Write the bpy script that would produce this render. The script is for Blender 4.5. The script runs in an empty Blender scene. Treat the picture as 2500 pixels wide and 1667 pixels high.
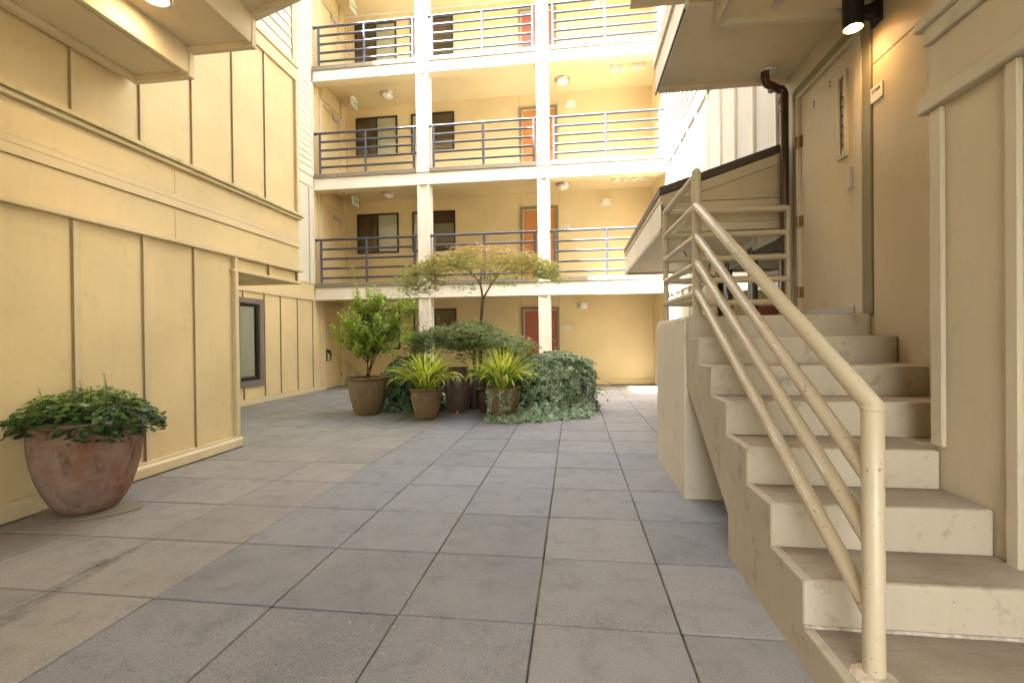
import bpy, math, random
import numpy as np
from mathutils import Vector, Matrix
R = random.Random(7)
NR = np.random.RandomState(11)
scene = bpy.context.scene
COL = scene.collection
PI = math.pi

# ------------------------------------------------------------------ camera
cd = bpy.data.cameras.new('camera'); cam = bpy.data.objects.new('camera', cd); COL.objects.link(cam)
cd.sensor_width = 36.0; cd.lens = 36.0 * 1150.64 / 2500.0
cd.clip_start = 0.05; cd.clip_end = 600
yaw, pitch, roll = 0.129996, -0.0065617, -0.0109024
fw = Vector((-math.sin(yaw)*math.cos(pitch), math.cos(yaw)*math.cos(pitch), math.sin(pitch)))
rt = Vector((math.cos(yaw), math.sin(yaw), 0)); up = rt.cross(fw)
r2 = math.cos(roll)*rt + math.sin(roll)*up; u2 = -math.sin(roll)*rt + math.cos(roll)*up
M = Matrix((r2, u2, -fw)).transposed().to_4x4(); M.translation = Vector((0, 0, 1.22527))
cam.matrix_world = M
scene.camera = cam

# ------------------------------------------------------------------ light
SUN = Vector((.39, .61, -1.0)).normalized()
to_sun = -SUN
w = bpy.data.worlds.new('World'); scene.world = w; w.use_nodes = True
nt = w.node_tree; nt.nodes.clear()
wo = nt.nodes.new('ShaderNodeOutputWorld'); bg = nt.nodes.new('ShaderNodeBackground'); sky = nt.nodes.new('ShaderNodeTexSky')
sky.sky_type = 'NISHITA'; sky.sun_disc = False
sky.sun_elevation = math.asin(to_sun.z); sky.sun_rotation = math.atan2(to_sun.x, to_sun.y)
sky.air_density = 1.5; sky.dust_density = 5.0; sky.ozone_density = 1.0
bg.inputs['Strength'].default_value = 0.15
nt.links.new(sky.outputs[0], bg.inputs[0]); nt.links.new(bg.outputs[0], wo.inputs[0])
sl = bpy.data.lights.new('sun', 'SUN'); sl.energy = 4.5; sl.angle = math.radians(0.53); sl.color = (1.0, .97, .92)
so = bpy.data.objects.new('sun', sl); COL.objects.link(so)
so.rotation_euler = SUN.to_track_quat('-Z', 'Y').to_euler(); so.location = (-8, -8, 25)
vs = scene.view_settings
vs.view_transform = 'Standard'; vs.look = 'None'; vs.gamma = 1; vs.use_curve_mapping = False
vs.exposure = 3.68
try:
    scene.cycles.max_bounces = 12; scene.cycles.diffuse_bounces = 8; scene.cycles.transparent_max_bounces = 12
except Exception: pass

# ------------------------------------------------------------------ materials
def newmat(name):
    m = bpy.data.materials.new(name); m.use_nodes = True
    n = m.node_tree; b = n.nodes['Principled BSDF']
    return m, n, b
def N(n, t, **k):
    x = n.nodes.new(t)
    for a, v in k.items():
        if hasattr(x, a): setattr(x, a, v)
    return x
def noise(n, scale, detail=4, rough=.55, coord=None, sc=(1, 1, 1), loc=(0, 0, 0)):
    t = N(n, 'ShaderNodeTexNoise'); t.inputs['Scale'].default_value = scale
    t.inputs['Detail'].default_value = detail; t.inputs['Roughness'].default_value = rough
    mp = N(n, 'ShaderNodeMapping'); mp.inputs['Scale'].default_value = sc; mp.inputs['Location'].default_value = loc
    n.links.new(coord, mp.inputs[0]); n.links.new(mp.outputs[0], t.inputs['Vector'])
    return t.outputs['Fac']
def ramp(n, fac, lo, hi, a=0.0, b=1.0):
    r = N(n, 'ShaderNodeMapRange'); r.clamp = True
    r.inputs['From Min'].default_value = lo; r.inputs['From Max'].default_value = hi
    r.inputs['To Min'].default_value = a; r.inputs['To Max'].default_value = b
    n.links.new(fac, r.inputs['Value']); return r.outputs[0]
def mixc(n, fac, a, b, mode='MIX'):
    m = N(n, 'ShaderNodeMix'); m.data_type = 'RGBA'; m.blend_type = mode
    for s, v in ((0, fac), (6, a), (7, b)):
        if hasattr(v, 'is_output') or hasattr(v, 'links'): n.links.new(v, m.inputs[s])
        elif s == 0: m.inputs[0].default_value = v
        else: m.inputs[s].default_value = (*v[:3], 1)
    return m.outputs[2]
def bump(n, b, h, strength, dist=.01):
    x = N(n, 'ShaderNodeBump'); x.inputs['Strength'].default_value = strength; x.inputs['Distance'].default_value = dist
    n.links.new(h, x.inputs['Height']); n.links.new(x.outputs[0], b.inputs['Normal'])
def pos(n): return N(n, 'ShaderNodeNewGeometry').outputs['Position']
def mul(n, a, b, op='MULTIPLY'):
    m = N(n, 'ShaderNodeMath'); m.operation = op
    for i, v in ((0, a), (1, b)):
        if isinstance(v, (int, float)): m.inputs[i].default_value = v
        else: n.links.new(v, m.inputs[i])
    return m.outputs[0]

def paint(name, c, rough=.55, dirt=.10, grain=.15, streak=.0, dcol=(.16, .12, .07), vary=.05, rnd=.04, chips=0, gscale=260, rv=1.0):
    """house paint on board, concrete or metal: large soft colour drift, small marks, fine grain"""
    m, n, b = newmat(name); P = pos(n)
    big = noise(n, 1.1, 3, .5, P, loc=(3.1, 1.7, .4))
    c1 = tuple(min(1, x*(1+vary)) for x in c); c2 = tuple(x*(1-vary*1.4) for x in c)
    col = mixc(n, ramp(n, big, .3, .7), c2, c1)
    oi = N(n, 'ShaderNodeObjectInfo')
    col = mixc(n, ramp(n, oi.outputs['Random'], 0, 1, 0, rnd*2), col, tuple(x*.72 for x in c))
    mid = noise(n, 7, 6, .68, P, loc=(9, 2, 5))
    col = mixc(n, ramp(n, mid, .56, .80, 0, dirt*2.2), col, dcol)
    sm = noise(n, 46, 4, .6, P, loc=(1, 6, 3))
    col = mixc(n, ramp(n, sm, .66, .76, 0, dirt*2.0), col, dcol)
    if streak:
        st = noise(n, 5, 5, .6, P, sc=(4, 4, .35))
        col = mixc(n, ramp(n, st, .50, .78, 0, streak), col, dcol)
    if chips:
        ch = noise(n, 38, 3, .5, P, loc=(7, 7, 7))
        col = mixc(n, ramp(n, ch, .685, .705, 0, chips), col, (.30, .12, .03))
        ch = noise(n, 90, 2, .5, P, loc=(2, 9, 7))
        col = mixc(n, ramp(n, ch, .70, .715, 0, chips), col, (.22, .08, .03))
    n.links.new(col, b.inputs['Base Color'])
    rr = ramp(n, mid, .3, .7, rough-.08*rv, rough+.1*rv); n.links.new(rr, b.inputs['Roughness'])
    fine = noise(n, gscale, 3, .6, P); s2 = noise(n, 22, 4, .6, P)
    h = mul(n, mul(n, fine, .35), mul(n, s2, .9), 'ADD')
    bump(n, b, h, grain, .004)
    return m

YEL = (.69, .545, .285); TAN = (.545, .440, .285); PALE = (.72, .66, .52); CREAM = (.72, .62, .42)
m_yel = paint('paint_yellow_board', YEL, .50, .10, .12, .08, vary=.07, dcol=(.24, .17, .09))
m_yel_trim = paint('paint_yellow_trim', (.66, .54, .32), .48, .10, .16, .08, dcol=(.24, .21, .08))
m_corr = paint('paint_corridor', (.71, .585, .335), .55, .05, .10)
m_pale_w = paint('paint_pale_wing', (.60, .585, .53), .5, .05, .10, .04)
m_pale = paint('paint_pale_board', (.77, .735, .63), .5, .05, .10, .04)
m_pale_trim = paint('paint_pale_trim', (.73, .70, .60), .5, .10, .14, .10, dcol=(.26, .24, .12))
m_yel_sid = paint('paint_siding_cream', (.72, .66, .50), .5, .05, .12)
m_tan = paint('paint_tan_board', (.51, .445, .32), .5, .10, .12, .05)
m_tan_trim = paint('paint_tan_trim', (.51, .455, .345), .45, .14, .22, .05)
m_soffit = paint('paint_soffit', (.64, .53, .345), .6, .09, .10)
m_soffit_d = paint('paint_soffit_brown', (.65, .55, .37), .6, .10, .10)
m_stair = paint('painted_concrete', (.435, .385, .295), .62, .42, .55, .08, dcol=(.15, .12, .09), gscale=150)
m_tread = None
m_rail = paint('tan_rail_paint', (.47, .41, .29), .40, .0, .02, 0, vary=.01, rnd=0, chips=.75, rv=.15)
m_grey_rail = paint('charcoal_rail_paint', (.050, .054, .072), .36, .05, .05, 0, vary=.05)
m_doorframe = paint('olive_frame_paint', (.22, .195, .12), .45, .08, .08)
m_red = paint('door_red_paint', (.36, .10, .06), .4, .05, .06)
m_orange = paint('door_orange_paint', (.50, .21, .06), .4, .05, .06)
m_edge = paint('dark_batten_edge', (.32, .23, .12), .7, .1, .2)  # darker brown for the batten side faces turned towards the viewer
m_brownwin = paint('taupe_window_trim', (.19, .155, .125), .5, .08, .1)
m_roofm = paint('brown_roof_metal', (.065, .053, .045), .38, .15, .12, dcol=(.2, .18, .15))
m_deck = paint('deck_coating', (.36, .345, .32), .8, .1, .2)
m_nose = paint('weathered_curb', (.23, .20, .155), .85, .32, .6, .55, dcol=(.085, .095, .045), gscale=120)

def tread_mat():
    m, n, b = newmat('worn_concrete_tread'); P = pos(n)
    a = noise(n, 2.2, 5, .6, P, loc=(4, 4, 0)); g = noise(n, 160, 4, .7, P); st = noise(n, 14, 5, .65, P, sc=(.5, 3, 1))
    col = mixc(n, ramp(n, a, .32, .62), (.255, .215, .168), (.385, .335, .265))
    col = mixc(n, ramp(n, g, .5, .72, 0, .55), col, (.11, .09, .07))
    col = mixc(n, ramp(n, st, .52, .75, 0, .5), col, (.12, .10, .085))
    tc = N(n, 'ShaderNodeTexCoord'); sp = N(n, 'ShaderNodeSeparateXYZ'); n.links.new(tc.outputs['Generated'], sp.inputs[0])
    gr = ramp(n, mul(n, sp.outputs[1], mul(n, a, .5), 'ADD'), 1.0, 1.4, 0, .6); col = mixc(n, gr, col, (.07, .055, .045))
    n.links.new(col, b.inputs['Base Color']); b.inputs['Roughness'].default_value = .8
    bump(n, b, mul(n, g, mul(n, st, 1.2), 'ADD'), .45, .004); return m
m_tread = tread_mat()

def paver_mat(name, c, warm, moss=.35):
    m, n, b = newmat(name); P = pos(n)
    oi = N(n, 'ShaderNodeObjectInfo').outputs['Random']
    col = mixc(n, oi, tuple(x*.80 for x in c), tuple(x*1.20 for x in c))
    col = mixc(n, ramp(n, mul(n, mul(n, oi, 7.31), 1.0, 'FRACT') if False else oi, .7, 1, 0, .5), col, warm)
    a = noise(n, 1.6, 5, .6, P, loc=(2, 8, 0)); col = mixc(n, ramp(n, a, .35, .7, 0, .55), col, tuple(x*1.28 for x in warm))
    bl = noise(n, 5.5, 7, .72, P, loc=(8, 1, 0)); col = mixc(n, ramp(n, bl, .50, .74, 0, .62), col, tuple(x*.45 for x in c))
    sp = noise(n, 17, 3, .5, P, loc=(5, 3, 0)); col = mixc(n, ramp(n, sp, .66, .72, 0, .35), col, tuple(x*.42 for x in c))
    g = noise(n, 210, 3, .65, P); col = mixc(n, ramp(n, g, .32, .68, 0, 1), mixc(n, .34, col, (.02, .02, .02)), mixc(n, .22, col, (.62, .6, .58)))
    sx = N(n, 'ShaderNodeSeparateXYZ'); n.links.new(P, sx.inputs[0])
    off = mul(n, mul(n, sx.outputs[0], 2.58, 'ADD'), mul(n, mul(n, sx.outputs[1], -2.2, 'ADD'), .11), 'ADD')
    off = mul(n, off, 0.0, 'ABSOLUTE'); off = mul(n, off, mul(n, noise(n, 9, 6, .75, P, sc=(1, .6, 1)), .34), 'ADD')
    sk = mul(n, mul(n, ramp(n, off, .165, .24, 1, 0), ramp(n, noise(n, 24, 5, .7, P, sc=(1, .5, 1)), .40, .58, .25, 1)), ramp(n, sx.outputs[1], 2.75, 2.35, 0, .75)); col = mixc(n, sk, col, tuple(x*.38 for x in c))
    # green algae towards the far planted, never-sunned end
    sep = N(n, 'ShaderNodeSeparateXYZ'); n.links.new(P, sep.inputs[0])
    gy = ramp(n, sep.outputs[1], 3.2, 7.5, 0, 1); gx = ramp(n, sep.outputs[0], -.4, -2.6, 0, 1)
    gm = mul(n, mul(n, gy, gx), ramp(n, noise(n, 2.3, 4, .6, P, loc=(3, 3, 0)), .36, .58, .15, moss+.15))
    col = mixc(n, gm, col, (.115, .125, .055))
    n.links.new(col, b.inputs['Base Color'])
    n.links.new(ramp(n, bl, .3, .7, .62, .78), b.inputs['Roughness'])
    b.inputs['Specular IOR Level'].default_value = .35
    bump(n, b, mul(n, g, mul(n, bl, .8), 'ADD'), .25, .003)
    return m
m_pg = paver_mat('paver_slate_grey', (.190, .193, .215), (.218, .212, .215))
m_pt = paver_mat('paver_tan_grey', (.250, .230, .205), (.270, .243, .208))
m_pm = paver_mat('paver_warm_grey', (.215, .210, .218), (.240, .228, .218))
def joint_mat():
    m, n, b = newmat('joint_sand_and_moss'); P = pos(n)
    a = noise(n, 3.0, 5, .7, P)
    col = mixc(n, ramp(n, a, .44, .58), (.030, .027, .025), (.13, .13, .03)); n.links.new(col, b.inputs['Base Color'])
    b.inputs['Roughness'].default_value = .95; return m
m_joint = joint_mat()

def simple(name, c, rough=.5, metal=0, emit=None, es=1, spec=.5, coat=0, nz=.0):
    m, n, b = newmat(name)
    b.inputs['Base Color'].default_value = (*c, 1); b.inputs['Roughness'].default_value = rough
    b.inputs['Metallic'].default_value = metal; b.inputs['Specular IOR Level'].default_value = spec
    b.inputs['Coat Weight'].default_value = coat
    if nz:
        P = pos(n); a = noise(n, 30, 4, .6, P)
        n.links.new(mixc(n, ramp(n, a, .4, .65, 0, nz), c, tuple(x*.45 for x in c)), b.inputs['Base Color'])
    if emit:
        b.inputs['Emission Color'].default_value = (*emit, 1); b.inputs['Emission Strength'].default_value = es
    return m
m_black = simple('black_window_metal', (.018, .014, .012), .4)
m_dark = simple('dark_room', (.03, .027, .024), .9)
m_chrome = simple('brushed_nickel', (.62, .55, .46), .28, 1, nz=.2)
m_white = simple('white_plastic', (.78, .76, .70), .5, nz=.1)
m_frost = simple('frosted_glass', (.80, .78, .70), .35)
m_blind = simple('cream_blind', (.66, .62, .48), .6)
m_blindw = simple('white_blind', (.80, .79, .70), .55)
m_numb = simple('number_metal', (.90, .90, .88), .4)
m_green = simple('exit_green', (.04, .42, .12), .5)
m_ink = simple('black_ink', (.02, .018, .015), .6)
m_pipe = simple('brown_drain_pipe', (.060, .026, .016), .22, nz=.5)
m_lampblk = simple('bronze_black_metal', (.016, .013, .012), .5, nz=.3)
m_glow = simple('lit_bulb', (1, .85, .6), .5, emit=(1.0, .70, .38), es=14)
m_glow2 = simple('lit_downlight', (1, .85, .6), .5, emit=(1.0, .78, .5), es=6)
m_gold = simple('gold_reflector', (.80, .55, .22), .35, .8)
m_alu = simple('aluminium', (.55, .55, .56), .42, .35, nz=.3)
m_brass = simple('aged_brass_hinge', (.28, .15, .06), .4, .8, nz=.7)
m_soil = simple('potting_soil', (.035, .022, .014), .95)
m_bronze = None
def glass_mat(name, tint=(.9, .95, .92), amt=.16):
    m = bpy.data.materials.new(name); m.use_nodes = True; n = m.node_tree; n.nodes.clear()
    o = N(n, 'ShaderNodeOutputMaterial'); t = N(n, 'ShaderNodeBsdfTransparent'); g = N(n, 'ShaderNodeBsdfGlossy')
    t.inputs[0].default_value = (*tint, 1); g.inputs['Roughness'].default_value = .015
    f = N(n, 'ShaderNodeFresnel'); f.inputs[0].default_value = 1.5
    mx = N(n, 'ShaderNodeMixShader'); bf = N(n, 'ShaderNodeNewGeometry').outputs['Backfacing']; n.links.new(mul(n, mul(n, f.outputs[0], amt, 'ADD'), mul(n, 1.0, bf, 'SUBTRACT')), mx.inputs[0])
    n.links.new(t.outputs[0], mx.inputs[1]); n.links.new(g.outputs[0], mx.inputs[2]); n.links.new(mx.outputs[0], o.inputs[0]); return m
m_glass = glass_mat('window_glass', (.93, .95, .92), .05)
m_screen = glass_mat('insect_screened_glass', (.55, .50, .43), .08)
def pot_mat(name, c1, c2, c3, rough, coat=0, bumps=.5, white=0, ringw=.45, c3m=.8):
    m, n, b = newmat(name); P = pos(n)
    a = noise(n, 4.5, 6, .65, P, loc=(1, 2, 3)); s = noise(n, 11, 6, .7, P, sc=(1, 1, .5)); g = noise(n, 190, 3, .6, P)
    col = mixc(n, ramp(n, a, .36, .62), c1, c2); col = mixc(n, ramp(n, s, .53, .64, 0, c3m), col, c3)
    if white:
        z = noise(n, 6.5, 6, .7, P, loc=(7, 1, 4)); col = mixc(n, ramp(n, z, .45, .75, 0, white), col, (.40, .31, .26))
    col = mixc(n, ramp(n, g, .35, .7, 0, .35), col, tuple(x*.4 for x in c1))
    n.links.new(col, b.inputs['Base Color']); b.inputs['Roughness'].default_value = rough; b.inputs['Coat Weight'].default_value = coat
    b.inputs['Coat Roughness'].default_value = .25
    ring = N(n, 'ShaderNodeTexWave'); ring.bands_direction = 'Z'; ring.inputs['Scale'].default_value = 14; ring.inputs['Distortion'].default_value = 1.5
    n.links.new(P, ring.inputs[0])
    bump(n, b, mul(n, g, mul(n, ring.outputs['Fac'], ringw), 'ADD'), bumps, .003); return m
m_terra = pot_mat('old_terracotta', (.235, .110, .060), (.235, .165, .125), (.115, .048, .022), .9, 0, .7, .6, ringw=.12, c3m=.9)
m_brownpot = pot_mat('brown_stoneware', (.155, .095, .036), (.195, .130, .060), (.085, .075, .022), .62, .15, .5)
m_bronze = pot_mat('bronze_glaze', (.075, .050, .040), (.13, .078, .05), (.04, .033, .032), .30, .5, .35)
m_darkpot = pot_mat('dark_brown_glaze', (.055, .028, .018), (.08, .04, .025), (.035, .02, .015), .4, .4, .3)
m_bark = pot_mat('maple_bark', (.13, .085, .048), (.17, .13, .075), (.06, .045, .03), .8, 0, .8)

def leaf_mat(name, c1, c2, c3=None, rough=.38, trans=.35, spec=.5):
    m = bpy.data.materials.new(name); m.use_nodes = True; n = m.node_tree; b = n.nodes['Principled BSDF']; o = n.nodes['Material Output']
    at = N(n, 'ShaderNodeAttribute'); at.attribute_name = 'tint'
    col = mixc(n, ramp(n, at.outputs['Fac'], 0, .6), c1, c2)
    if c3: col = mixc(n, ramp(n, at.outputs['Fac'], .62, 1.0), col, c3)
    n.links.new(col, b.inputs['Base Color']); b.inputs['Roughness'].default_value = rough; b.inputs['Specular IOR Level'].default_value = spec
    t = N(n, 'ShaderNodeBsdfTranslucent'); n.links.new(mixc(n, .5, col, (.30, .34, .05), 'MIX'), t.inputs[0])
    mx = N(n, 'ShaderNodeMixShader'); mx.inputs[0].default_value = trans
    n.links.new(b.outputs[0], mx.inputs[1]); n.links.new(t.outputs[0], mx.inputs[2]); n.links.new(mx.outputs[0], o.inputs[0]); return m
m_l_shrub = leaf_mat('bright_shrub_leaf', (.14, .25, .03), (.38, .54, .06), (.70, .82, .20), .32, .48)
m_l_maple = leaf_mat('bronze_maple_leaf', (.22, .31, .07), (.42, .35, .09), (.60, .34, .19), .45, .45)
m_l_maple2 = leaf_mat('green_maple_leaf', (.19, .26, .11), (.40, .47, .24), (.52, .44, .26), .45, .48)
m_l_ivy = leaf_mat('ivy_leaf_centre', (.04, .105, .04), (.085, .19, .075), (.16, .29, .12), .3, .15)
m_l_ivyw = leaf_mat('ivy_leaf_margin', (.12, .20, .09), (.50, .55, .38), (.72, .75, .52), .35, .15)
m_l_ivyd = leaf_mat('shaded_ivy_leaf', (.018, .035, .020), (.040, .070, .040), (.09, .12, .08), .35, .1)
m_l_grass = leaf_mat('grass_blade_yellow', (.50, .60, .05), (.80, .82, .09), (.95, .93, .40), .32, .42)
m_l_grassg = leaf_mat('grass_blade_green', (.09, .17, .03), (.17, .29, .05), (.27, .40, .08), .35, .35)
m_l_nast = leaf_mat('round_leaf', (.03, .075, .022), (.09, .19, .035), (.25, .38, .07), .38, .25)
m_l_pale = leaf_mat('pale_leaf', (.30, .27, .15), (.42, .37, .22), (.5, .45, .3), .5, .3)
m_stem = simple('green_stem', (.10, .085, .035), .7)
m_stemr = simple('brown_stem', (.060, .038, .022), .8)

# ------------------------------------------------------------------ builders
WL = {}
class MB:
    def __init__(s): s.v = []; s.f = []; s.mi = []; s.sm = []; s.t = None
    def add(s, vs, fs, mi=0, sm=False):
        o = len(s.v); s.v += [tuple(x) for x in vs]
        for f in fs: s.f.append(tuple(i+o for i in f)); s.mi.append(mi); s.sm.append(sm)
        return s
    def box(s, x0, x1, y0, y1, z0, z1, mi=0):
        if x0 > x1: x0, x1 = x1, x0
        if y0 > y1: y0, y1 = y1, y0
        if z0 > z1: z0, z1 = z1, z0
        return s.add([(x0,y0,z0),(x1,y0,z0),(x1,y1,z0),(x0,y1,z0),(x0,y0,z1),(x1,y0,z1),(x1,y1,z1),(x0,y1,z1)],
                     [(0,3,2,1),(4,5,6,7),(0,1,5,4),(1,2,6,5),(2,3,7,6),(3,0,4,7)], mi)
    def prism(s, poly, axis, a, b, mi=0):
        """poly in the two other axes (order x,y,z without axis), extruded from a to b"""
        n = len(poly); vs = []
        for t in (a, b):
            for p, q in poly:
                vs.append((t, p, q) if axis == 0 else (p, t, q) if axis == 1 else (p, q, t))
        fs = [tuple(range(n))[::-1], tuple(range(n, 2*n))] + [(i, (i+1) % n, (i+1) % n+n, i+n) for i in range(n)]
        return s.add(vs, fs, mi)
    def tube(s, pts, r, n=10, caps=True, mi=0):
        pts = [Vector(p) for p in pts]; rs = r if isinstance(r, (list, tuple)) else [r]*len(pts)
        rings = []; prev = None
        for i, p in enumerate(pts):
            if i == 0: d = pts[1]-p
            elif i == len(pts)-1: d = p-pts[i-1]
            else: d = (pts[i+1]-p).normalized()+(p-pts[i-1]).normalized()
            d.normalize()
            if prev is None: a = d.orthogonal().normalized()
            else:
                a = prev - d*prev.dot(d); a.normalize()
            prev = a; b = d.cross(a)
            k = 1.0
            if 0 < i < len(pts)-1:
                c = (p-pts[i-1]).normalized().dot(d); k = 1/max(.5, c)
            ring = []
            for j in range(n):
                t = 2*PI*j/n; off = a*math.cos(t)+b*math.sin(t)
                if k > 1.001:
                    ax = (pts[i+1]-p).normalized().cross((p-pts[i-1]).normalized())
                    if ax.length > 1e-6:
                        mdir = ax.normalized().cross(d); off = off + mdir*(off.dot(mdir))*(k-1)
                ring.append(p+off*rs[i])
            rings.append(ring)
        vs = [v for rg in rings for v in rg]; fs = []
        for i in range(len(pts)-1):
            for j in range(n): fs.append((i*n+j, i*n+(j+1) % n, (i+1)*n+(j+1) % n, (i+1)*n+j))
        s.add(vs, fs, mi, True)
        if caps:
            o = len(vs); 
            s.add(rings[0], [tuple(range(n))[::-1]], mi); s.add(rings[-1], [tuple(range(n))], mi)
        return s
    def lathe(s, prof, cx, cy, n=40, mi=0, wob=0, tilt=(0, 0)):
        vs = []; fs = []
        for k, (r, z) in enumerate(prof):
            for j in range(n):
                t = 2*PI*j/n; rr = r*(1+wob*math.sin(2*t+1)+wob*.6*math.sin(3*t+z*5))
                vs.append((cx+rr*math.cos(t), cy+rr*math.sin(t), z+tilt[0]*rr*math.cos(t)+tilt[1]*rr*math.sin(t)))
        for k in range(len(prof)-1):
            for j in range(n): fs.append((k*n+j, k*n+(j+1) % n, (k+1)*n+(j+1) % n, (k+1)*n+j))
        return s.add(vs, fs, mi, True)
    def build(s, name, mats, parent=None, bevel=0, seg=1, origin=None):
        if not isinstance(mats, (list, tuple)): mats = [mats]
        me = bpy.data.meshes.new(name)
        a = np.array(s.v, dtype=float)
        c = Vector(origin) if origin is not None else Vector((a.min(0)+a.max(0))/2)
        a = a-np.array(c)
        me.from_pydata(a.tolist(), [], s.f)
        for m in mats: me.materials.append(m)
        me.polygons.foreach_set('material_index', s.mi); me.polygons.foreach_set('use_smooth', s.sm)
        if s.t is not None:
            at = me.attributes.new('tint', 'FLOAT', 'POINT'); at.data.foreach_set('value', np.asarray(s.t, dtype=np.float32))
        me.update()
        return place(name, me, c, parent, bevel, seg)
def place(name, me, c, parent=None, bevel=0, seg=1):
    o = bpy.data.objects.new(name, me); COL.objects.link(o); c = Vector(c)
    WL[o.name] = c
    if parent is not None: o.parent = parent; o.location = c-WL[parent.name]
    else: o.location = c
    if bevel:
        md = o.modifiers.new('bevel', 'BEVEL'); md.width = bevel; md.segments = seg; md.limit_method = 'ANGLE'; md.angle_limit = math.radians(40)
    return o
def box(name, m, parent, x0, x1, y0, y1, z0, z1, bevel=.003, seg=1): return MB().box(x0, x1, y0, y1, z0, z1).build(name, m, parent, bevel, seg)
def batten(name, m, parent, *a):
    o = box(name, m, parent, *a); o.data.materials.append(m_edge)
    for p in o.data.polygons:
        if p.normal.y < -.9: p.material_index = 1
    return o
def thing(name, loc, label, cat, group=None):
    o = bpy.data.objects.new(name, None); COL.objects.link(o); o.location = loc; WL[o.name] = Vector(loc); o.empty_display_size = .1
    return tag(o, label, cat, group)
def tag(o, label, cat, group=None):
    o['label'] = label; o['category'] = cat
    if group: o['group'] = group
    return o
def kind(o, k): o['kind'] = k; return o
def copy_tree(o, delta, parent=None, label=None):
    c = o.copy(); COL.objects.link(c); d = Vector(delta)
    WL[c.name] = WL[o.name]+d
    if parent is not None: c.parent = parent
    else: c.location = o.location+d
    if label: c['label'] = label
    for ch in [x for x in bpy.data.objects if x.parent == o]: copy_tree(ch, delta, c)
    return c
def text(name, s, size, m, parent, loc, face, depth=.006, bold=False, align='LEFT'):
    cu = bpy.data.curves.new('txt', 'FONT'); cu.body = s; cu.size = size; cu.extrude = depth/2; cu.resolution_u = 3; cu.align_x = align
    if bold: cu.offset = size*.018
    t = bpy.data.objects.new('txt', cu); COL.objects.link(t)
    bpy.context.view_layer.update()
    me = bpy.data.meshes.new_from_object(t); bpy.data.objects.remove(t); bpy.data.curves.remove(cu)
    if face == '-Y': rot = Matrix.Rotation(PI/2, 4, 'X')
    elif face == '-X': rot = Matrix.Rotation(-PI/2, 4, 'Z') @ Matrix.Rotation(PI/2, 4, 'X')
    else: rot = Matrix.Rotation(PI/2, 4, 'Z') @ Matrix.Rotation(PI/2, 4, 'X')
    me.transform(rot); me.materials.clear(); me.materials.append(m); me.update()
    return place(name, me, loc, parent)

# ---- leaves (numpy scatter)
def tpl_oval(L=1.0, W=.42, fold=.12, n=3):
    v = [(0, 0, 0)]; f = []
    ts = [(.28, .8), (.6, 1.0), (.85, .6)]
    for t, wv in ts: v += [(t*L, -W/2*wv, fold*wv*.5), (t*L, 0, 0), (t*L, W/2*wv, fold*wv*.5)]
    v.append((L, 0, -.03))
    f += [(0, 1, 2), (0, 2, 3), (1, 4, 5, 2), (2, 5, 6, 3), (4, 7, 8, 5), (5, 8, 9, 6), (7, 10, 8), (8, 10, 9)]
    return v, f, [0]*len(f)
def tpl_maple(droop=.25):
    v = [(0, 0, 0)]; f = []
    for a, l in ((-105, .55), (-62, .85), (-28, 1.0), (0, 1.08), (28, 1.0), (62, .85), (105, .55)):
        a = math.radians(a); d = (math.cos(a), math.sin(a)); p = (-d[1], d[0]); i = len(v); wv = .10
        v += [(d[0]*l*.45-p[0]*wv, d[1]*l*.45-p[1]*wv, -droop*.1), (d[0]*l*.45+p[0]*wv, d[1]*l*.45+p[1]*wv, -droop*.1), (d[0]*l, d[1]*l, -droop*l)]
        f += [(0, i, i+1), (i, i+2, i+1)]
    return v, f, [0]*len(f)
def tpl_ivy():
    pr = [(0, -.10), (-.22, -.42), (.10, -.52), (.30, -.34), (.62, -.46), (.62, -.20), (1.0, 0), (.62, .20), (.62, .46), (.30, .34), (.10, .52), (-.22, .42), (0, .10)]
    n = len(pr); c = (.33, 0, .05); v = [c]; f = []; mi = []
    for x, y in pr: v.append((x, y, -.06*abs(y)))
    for x, y in pr: v.append((.33+(x-.33)*.80, y*.78, .035))
    for i in range(n):
        j = (i+1) % n
        f.append((1+i, 1+j, 1+n+j, 1+n+i)); mi.append(1); f.append((1+n+i, 1+n+j, 0)); mi.append(0)
    return v, f, mi
def tpl_round():
    v = [(0, 0, .0)]; f = []; n = 9
    for i in range(n):
        t = 2*PI*i/n; r = .5*(1+.07*math.sin(3*t)); v.append((.0+r*math.cos(t), r*math.sin(t), .05+.02*math.sin(2*t)))
    for i in range(n): f.append((0, 1+i, 1+(i+1) % n))
    return v, f, [0]*n
def scatter(tpl, P, D, Nn, S, T):
    tv, tf, tm = tpl; tv = np.array(tv, float); k = len(tv); n = len(P)
    D = D/np.linalg.norm(D, axis=1, keepdims=True); B = np.cross(Nn, D); B /= np.linalg.norm(B, axis=1, keepdims=True)+1e-9; Nn = np.cross(D, B)
    V = P[:, None, :] + S[:, None, None]*(tv[None, :, 0:1]*D[:, None, :]+tv[None, :, 1:2]*B[:, None, :]+tv[None, :, 2:3]*Nn[:, None, :])
    m = MB(); m.v = V.reshape(-1, 3).tolist()
    m.f = [tuple(i+o for i in f) for o in range(0, n*k, k) for f in tf]; m.mi = tm*n; m.sm = [False]*len(m.f)
    m.t = np.repeat(T, k)
    return m

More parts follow.
